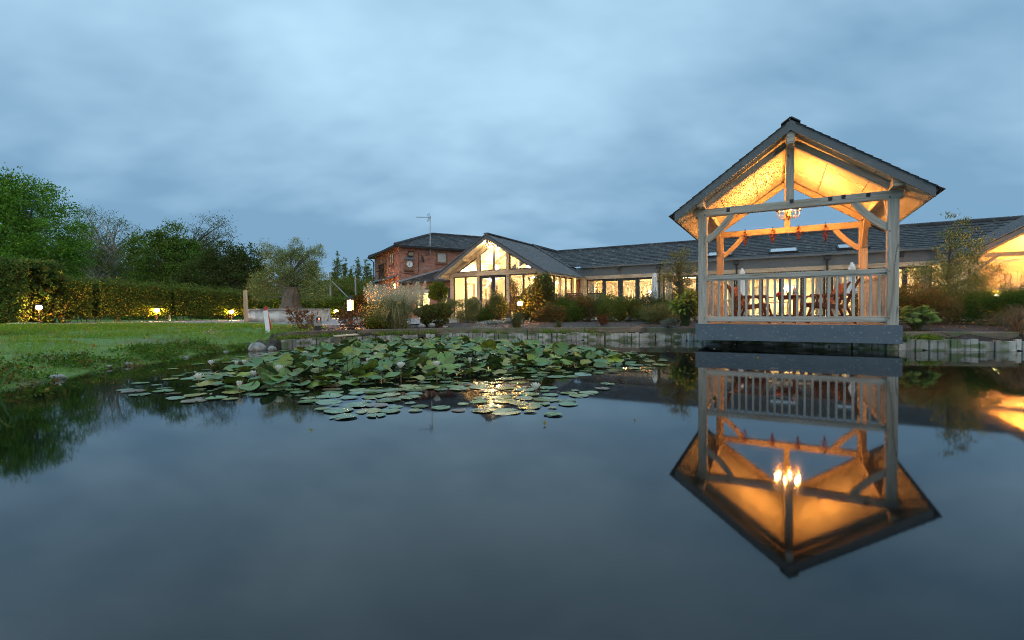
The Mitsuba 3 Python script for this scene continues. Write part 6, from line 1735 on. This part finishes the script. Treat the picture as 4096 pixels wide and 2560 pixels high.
def big_leaf_plant(name, label, x, y, z, w, h, n, seed, kind):
    r = np.random.default_rng(seed)
    k = thing(name, label, 'shrub')
    sm = Mesh()
    for i in range(n):
        a = r.uniform(0, 6.283)
        e = math.asin(r.uniform(0.0, 1.0) ** 0.8)
        o = np.array([math.cos(a) * math.cos(e), math.sin(a) * math.cos(e), math.sin(e)])
        p = np.array([x, y, z + h * 0.32]) + o * [w * 0.42, w * 0.42, h * 0.55] * r.uniform(0.65, 1.0)
        d = o * [1, 1, 0.3] + (0, 0, -0.15) + r.normal(0, 0.25, 3)
        R = aim(d, r.normal(0, 0.4))
        if kind == 'hand':
            col = np.array((0.22, 0.33, 0.11)) * r.uniform(0.7, 1.3) * (1, 1, r.uniform(0.7, 1.3))
            m = Mesh()
            for t in np.linspace(-1.25, 1.25, 7):
                v, f, c = broad_leaf(0.115 * (1 - 0.13 * abs(t)) * r.uniform(0.9, 1.1), 0.032, r, col, 0.35)
                ct, st = math.cos(t), math.sin(t)
                v = v @ np.array([[ct, st, 0], [-st, ct, 0], [0, 0, 1.0]]) @ R.T + p
                m.add(v, f, None, col, c)
        else:
            col = np.array(((0.23, 0.31, 0.055), (0.31, 0.33, 0.06), (0.17, 0.25, 0.06))[r.integers(0, 3)]) * r.uniform(0.8, 1.25)
            v, f, c = broad_leaf(r.uniform(0.11, 0.19), r.uniform(0.09, 0.13), r, col, 0.4)
            m = Mesh().add(v @ R.T + p, f, None, col, c)
        part(k, 'leaf', m, 'leaf', True)
        b = np.array([x + r.normal(0, 0.05), y + r.normal(0, 0.05), z])
        tube(bez([b, (b + p) / 2 + (0, 0, 0.1 * h), p], 6), 0.005, 4, (0.10, 0.12, 0.05), sm, cap=False)
    part(k, 'stalk', sm, 'paint', kind='stuff', label='thin leaf stalks')


big_leaf_plant('hydrangea_shrub', 'big-leaved yellow-green hydrangea close against the left side of the pavilion', 4.72, 12.95, 0.38, 0.85, 1.12, 150, 160, 'broad')
big_leaf_plant('fatsia_shrub', 'palmate-leaved glossy plant right of the pavilion plinth', 8.62, 10.15, 0.32, 0.86, 0.62, 90, 161, 'hand')
tuft('iris_clump', 'upright green sword-leaf clump at the water on the left edge', -5.35, 4.75, 0.0, 46, 0.42, 0.34, 0.018, [(0.10, 0.18, 0.06), (0.07, 0.14, 0.05), (0.16, 0.18, 0.07)], 170, droop=0.35, cat='water plant')

# grass of the bank, weeds along the edges, litter
r = np.random.default_rng(200)
n = 120000
x = -4.6 - r.random(n) ** 1.25 * 15
y = 3.0 + r.random(n) ** 0.9 * 16
keep = np.ones(n, bool)
pts = shapely.points(x, y)
z = ground_z(x, y)
keep &= (z > 0.03) & ~shapely.contains(POND, pts) & (shapely.distance(EDGE_L, pts) > 0.5) & ~shapely.contains(Polygon(PATH_NEAR + [(-1.6, 19.5), (-4.5, 32.0), (-30, 40)]), pts) & (x < -5.3 - 0.5 * (meshkit.noise(np.stack([x, y * 1.3, 0 * x], -1), 2) - 0.5))
x, y, z = x[keep], y[keep], z[keep]
pn = meshkit.fbm(np.stack([x * 0.8, y * 0.8, 0 * x], -1), 3, 9)
worn = meshkit.fbm(np.stack([x * 1.7 + 9, y * 1.7, 0 * x], -1), 3, 4)
k_ = r.random(len(x)) < np.clip((worn - 0.30) * 7, 0.12, 1)
x, y, z, pn, worn = x[k_], y[k_], z[k_], pn[k_], worn[k_]
hgt = (0.045 + 0.10 * np.clip(pn - 0.4, 0, 1)) * r.uniform(0.5, 1.5, len(x)) * np.interp(np.hypot(x, y), [5, 18], [0.85, 1.5])
wdt = np.interp(np.hypot(x, y), [5, 18], [0.006, 0.016])
a = r.uniform(0, 6.283, len(x))
s3 = np.stack([np.cos(a), np.sin(a), 0 * a], 1)
ln3 = np.stack([r.normal(0, 0.5, len(x)), r.normal(0, 0.5, len(x)), np.ones(len(x))], 1) * hgt[:, None]
b3 = np.stack([x, y, z - 0.01], 1)
v = np.stack([b3 - s3 * wdt[:, None] / 2, b3 + s3 * wdt[:, None] / 2, b3 + ln3], 1).reshape(-1, 3)
gc = 2.1 * np.array([1.0, 0.98, 0.75]) * np.array([(0.085, 0.155, 0.022), (0.11, 0.18, 0.03), (0.065, 0.125, 0.018), (0.16, 0.15, 0.05)])[r.choice(4, len(x), p=[0.4, 0.3, 0.22, 0.08])] * (0.55 + 0.9 * pn)[:, None] * np.where((worn < 0.42)[:, None], [1.5, 1.05, 1.2], [1, 1, 1])
put('lawn_grass', Mesh().add(v, np.arange(len(x) * 3).reshape(-1, 3), None, np.repeat(gc, 3, 0)), 'leaf')
say('lawn_grass', 'short green grass on the bank of the pond', kind='stuff')

m = Mesh()
for s in r.random(520) * (SHORE_L.length - 8.6) + 8.4:
    p, d = along(SHORE_L, min(s, SHORE_L.length - 0.05))
    o = r.uniform(0.02, 0.85)
    c = np.array([p[0] - abs(d[1]) * o, p[1] + d[0] * o * 0.3])
    if meshkit.noise(np.array([c[0] * 2, c[1] * 1.6, 3.0]), 5) > 0.36 and not shapely.contains(POND, shapely.points(*c)):
        zc = float(ground_z(c[0], c[1]))
        nn = r.integers(14, 40)
        P = np.r_[c, zc + 0.02] + r.normal(0, 1, (nn, 3)) * [0.09, 0.09, 0.035]
        P[:, 2] = np.maximum(P[:, 2], zc + 0.01)
        cards(m, P, 0.04, 0.034, r, np.array([(0.06, 0.115, 0.03), (0.08, 0.14, 0.04), (0.045, 0.085, 0.03), (0.12, 0.09, 0.05)])[r.integers(0, 4)], 0.25, 0.4)
for ln_, n_, off in ((EDGE_L, 300, 0.22), (BACK, 60, -0.1)):
    for s in r.random(n_) * (ln_.length - 0.3):
        p, d = along(ln_, s)
        if meshkit.noise(np.array([s * 0.9, 1.0, 2.0]), 8) < 0.42:
            continue
        nrm = np.array([-d[1], d[0]])
        c = np.r_[p + nrm * (off + r.normal(0, 0.05)), 0.18]
        nn = r.integers(10, 34)
        P = c + r.normal(0, 1, (nn, 3)) * [0.07, 0.06, 0.025] + (0, 0, 0.03)
        cards(m, P, r.uniform(0.05, 0.11), r.uniform(0.008, 0.03), r, np.array([(0.085, 0.15, 0.035), (0.11, 0.16, 0.05), (0.13, 0.13, 0.05)])[r.integers(0, 3)], 0.25, 1.1)
put('edge_weeds', m, 'leaf')
say('edge_weeds', 'weeds and creeping leaves along the bank and the timber edging', kind='stuff')
m = Mesh()
for i in range(520):
    if i < 300:
        x_, y_ = r.uniform(-15, -5.7), r.uniform(5, 17)
    else:
        s = r.random() * BACK.length
        p, d = along(BACK, s)
        x_, y_ = p + np.array([-d[1], d[0]]) * r.uniform(0.1, 1.8)
    if shapely.contains(POND, shapely.points(x_, y_)):
        continue
    z_ = float(ground_z(x_, y_))
    cards(m, np.array([[x_, y_, z_ + 0.03]]), 0.07, 0.05, r, np.array([(0.22, 0.13, 0.07), (0.16, 0.10, 0.06), (0.30, 0.22, 0.15), (0.5, 0.47, 0.42)])[r.choice(4, p=[0.4, 0.3, 0.2, 0.1])], 0.15, 0.0)
put('fallen_leaves', m, 'leaf')
say('fallen_leaves', 'scattered brown fallen leaves on the grass and mulch', kind='stuff')

m = Mesh()
for i in range(170):
    s = r.random() * EDGE_L.length if i < 90 else 0
    if i < 90:
        p, d = along(EDGE_L, s)
        x_, y_ = p - np.array([-d[1], d[0]]) * (0.05 + 0.9 * r.random() ** 2)
    else:
        x_, y_ = r.uniform(-5.5, 4.5), r.uniform(3.2, 12.5)
    if POND.contains(Point(x_, y_)):
        cards(m, np.array([[x_, y_, 0.004]]), 0.05, 0.03, r, np.array([(0.30, 0.22, 0.12), (0.13, 0.12, 0.05), (0.6, 0.58, 0.52)])[r.integers(0, 3)], 0.2, -0.02, np.array([[r.normal(), r.normal(), 0.0]]) * 3, fold=False)
put('floating_leaves', m, 'leaf')
say('floating_leaves', 'small leaves and petals floating on the pond', kind='stuff')
# ------------------------------------------------------------------ water lilies
def pad_mesh(rad, curl, wave, tone, seed, mat='pad'):
    """A notched round leaf; its uv is (10 x tone + angle, radius)."""
    n, rings = 22, (0.0, 0.35, 0.7, 1.0)
    t = np.linspace(0.13, 2 * math.pi - 0.13, n)
    v, u = [(0, 0, 0)], [(10 * tone + 3.1, 0)]
    for q in rings[1:]:
        for i, a in enumerate(t):
            lob = 1 + 0.05 * math.sin(3 * a + seed) + 0.025 * math.sin(7 * a + seed)
            z = curl * q * q * (0.6 + 0.4 * math.cos(2 * a + seed)) + wave * q ** 3 * math.sin(4 * a + seed * 2)
            v.append((rad * q * math.cos(a) * lob, rad * q * math.sin(a) * lob, rad * z))
            u.append((10 * tone + a + 1.5, q))
    f = []
    for i in range(n - 1):
        f.append((0, 1 + i, 2 + i))
        for k in range(2):
            a, b = 1 + k * n + i, 1 + (k + 1) * n + i
            f += [(a, b, b + 1), (a, b + 1, a + 1)]
    return mikit.ply((np.array(v), np.array(f)), mat, True, uv=np.array(u))


RAISED = [pad_mesh(1.0, (0.22, -0.18, 0.3, 0.12, -0.25, 0.35, 0.2, -0.1, 0.45, 0.05)[i], (0.05, 0.07, 0.03, 0.09)[i % 4], (0, 1, 2, 3, 4, 0, 2, 5, 1, 0)[i], i + 1) for i in range(10)]
FLAT = [pad_mesh(1.0, 0.02, 0.012, c, 20 + i, 'pad_wet') for i, c in enumerate((6, 7, 8, 5, 9))]
r = np.random.default_rng(300)


def xf(x, y, z, rad, yaw, tilt, az):
    """Scale, turn about its stalk, then tip towards the azimuth az."""
    m = T().translate([float(x), float(y), float(z)]) @ T().rotate([-math.sin(az), math.cos(az), 0], math.degrees(tilt)) @ T().rotate([0, 0, 1], math.degrees(yaw)) @ T().scale([float(rad)] * 3)
    return m


# the raised mass of leaves, and the flat pads round it
MASS = Polygon([(-3.4, 5.1), (-2.7, 4.95), (-2.2, 5.1), (-1.1, 5.7), (-0.05, 6.25), (1.33, 6.75), (2.1, 7.5), (1.8, 8.6), (0.8, 10.6), (-0.8, 11.6), (-2.7, 11.7), (-3.9, 10.8), (-4.4, 9.6), (-4.2, 8.0), (-3.9, 6.4)])
spots = []
tries = 0
while len(spots) < 900 and tries < 90000:
    tries += 1
    x, y = r.uniform(-4.6, 2.4), 4.9 + 7.1 * r.random() ** 1.15
    if not MASS.contains(Point(x, y)):
        continue
    if all((x - a) ** 2 + (y - b) ** 2 > 0.118 ** 2 for a, b, _ in spots):
        spots.append((x, y, MASS.exterior.distance(Point(x, y))))
spots.sort(key=lambda q: math.hypot(q[0], q[1]))
stalks = Mesh()
more_ = Mesh()
for i, (x, y, e) in enumerate(spots):
    rad = r.uniform(0.07, 0.135)
    z = 0.03 + min(e, 0.9) / 0.9 * r.uniform(0.03, 0.20)
    tilt = abs(r.normal(0, 0.42)) * min(1, 0.35 + e) + 0.06
    az = r.uniform(0, 6.28)
    z = max(z, 0.012 + rad * math.sin(min(tilt, 1.2)) * 0.75)
    shape, tw = RAISED[r.integers(0, 10)], xf(x, y, z, rad, r.uniform(0, 6.28), tilt, az)
    if i >= 300:
        v_, f_, _, u_, _ = meshkit.WRITTEN[shape['filename']]
        M4 = np.array(tw.matrix, float)
        more_.add(v_ @ M4[:3, :3].T + M4[:3, 3], f_, u_)
        continue
    k = key_for('lily_leaf')
    scene[k] = {**shape, 'to_world': tw}
    say(k, 'green water lily leaf standing above the water in the thick of the lily patch', 'water lily leaf', 'raised lily leaves in the middle of the pond')
    tube([(x, y, -0.05), (x + 0.01, y, z - 0.004)], 0.005, 4, (0.06, 0.07, 0.03), stalks, cap=False)
put('far_lily_leaves', more_, 'pad', True)
say('far_lily_leaves', 'lily leaves at the far side of the lily patch', kind='stuff')
put('lily_stalks', stalks, 'paint')
say('lily_stalks', 'thin stalks under the raised lily leaves', kind='stuff')
FLATS = [(Polygon([(-4.4, 5.0), (-3.1, 4.35), (-2.2, 4.45), (-1.0, 5.0), (0.2, 5.6), (1.6, 6.2), (2.6, 7.4), (2.4, 9.3), (1.6, 11.0), (-0.6, 12.4), (-4.4, 11.2), (-5.3, 9.3), (-5.0, 7.0)]), 270, 0.17, 'flat lily pad floating at the edge of the raised leaves', 'flat pads round the raised lily leaves'),
         (Polygon([(-2.0, 4.5), (-1.4, 3.7), (-1.0, 3.35), (-0.5, 3.1), (-0.3, 2.75), (0.12, 2.68), (0.25, 3.4), (0.55, 4.3), (1.2, 5.3), (0.3, 5.6), (-1.0, 5.1)]), 84, 0.17, 'flat lily pad on open water in front of the lily patch', 'scattered pads in front of the lily patch')]
for poly, n, gap, lb, grp in FLATS:
    got, tries = [], 0
    x0, y0, x1, y1 = poly.bounds
    while len(got) < n and tries < 40000:
        tries += 1
        x, y = r.uniform(x0, x1), r.uniform(y0, y1)
        p = Point(x, y)
        if not poly.contains(p) or MASS.buffer(-0.3).contains(p) or not POND.contains(p):
            continue
        if meshkit.noise(np.array([x * 1.5, y * 1.5, 4.0]), 3) < (0.28 if n > 200 else 0.44):
            continue
        if all((x - a) ** 2 + (y - b) ** 2 > gap ** 2 for a, b in got):
            got.append((x, y))
    for x, y in got:
        k = key_for('lily_pad')
        rad = 0.035 + 0.085 * r.random() ** 0.8
        scene[k] = {**FLAT[r.choice(5, p=[0.3, 0.3, 0.2, 0.1, 0.1])], 'to_world': xf(x, y, 0.004 + r.uniform(0, 0.006), rad, r.uniform(0, 6.28), abs(r.normal(0, 0.025)), r.uniform(0, 6.28))}
        say(k, lb, 'water lily pad', grp)




def lily_flower(x, y, z, s, open_, label, group=None):
    k = thing('water_lily', label, 'water lily', group)
    for ring, (n, tilt, ln) in enumerate(((7, open_, 1.0), (6, open_ * 0.6, 0.9), (4, open_ * 0.25, 0.75))):
        m = Mesh()
        for i in range(n):
            a = i * 2 * math.pi / n + ring * 0.4
            e = math.pi / 2 - tilt
            pts, w = [], [0.25, 0.85, 1.0, 0.7, 0.05]
            for t in (0, 0.3, 0.6, 0.85, 1.0):
                rr1, zz1 = s * ln * t * math.cos(e) * (1 - 0.12 * t), s * ln * t * math.sin(e) + 0.08 * s * t * t
                pts.append(np.array([x + rr1 * math.cos(a), y + rr1 * math.sin(a), z + zz1]))
            side = np.array([-math.sin(a), math.cos(a), 0])
            v = np.vstack([[p - side * s * 0.2 * q, p + side * s * 0.2 * q] for p, q in zip(pts, w)])
            j = np.arange(4) * 2
            m.add(v, np.vstack([np.stack([j, j + 2, j + 3], 1), np.stack([j, j + 3, j + 1], 1)]), None, (0.80, 0.78, 0.70) if ring else (0.74, 0.74, 0.66))
        part(k, 'petal_ring', m, 'leaf')
    part(k, 'stalk', tube([(x, y, -0.03), (x, y, z)], 0.007, 5, (0.12, 0.09, 0.05)), 'paint')


px = lambda u, v, z: ((u - 1210) / 1125.5 * (CAM_Z - z) / ((v - 735.8) / 1125.5), (CAM_Z - z) / ((v - 735.8) / 1125.5))  # noqa: E731

FL_ = [(467, 886, 0.05, 'left of the two nearest big white blooms', 1), (597, 880, 0.05, 'right of the two nearest big white blooms', 1), (563, 905, 0.03, 'closed pale bud nearest the camera', 0.4), (557, 855, 0.02, 'closed white bud beside an open one at the left', 0.35),
       (576, 853, 0.02, 'white bloom right of the closed bud at the left', 0.6), (497, 853, 0.02, 'white bloom on the flat pads farthest left', 0.8), (657, 868, 0.12, 'small white bloom half sunk among the raised leaves', 0.8), (720, 832, 0.10, 'white bloom at the back left of the lily patch', 0.9),
       (985, 822, 0.10, 'white bloom at the back middle of the lily patch', 0.9), (946, 862, 0.14, 'wide open white bloom in the middle of the lily patch', 1.1), (1031, 861, 0.14, 'white bloom right of the wide open one', 0.8), (1275, 833, 0.14, 'white bloom at the back right of the lily patch', 1.0),
       (868, 852, 0.12, 'thin white bud among the middle leaves', 0.3), (1110, 852, 0.10, 'tiny white bud at the right of the lily patch', 0.3), (888, 838, 0.12, 'small white bloom behind the middle leaves', 0.6), (1265, 915, 0.02, 'white bloom alone on open water at the right', 1.0)]
for u, v, z, lb, op in FL_:
    x, y = px(u, v, z + 0.05)
    lily_flower(x, y, z + 0.02, 0.085 if op > 0.5 else 0.075, 0.25 + op * 0.6, f'water lily, {lb}', 'white water lilies')
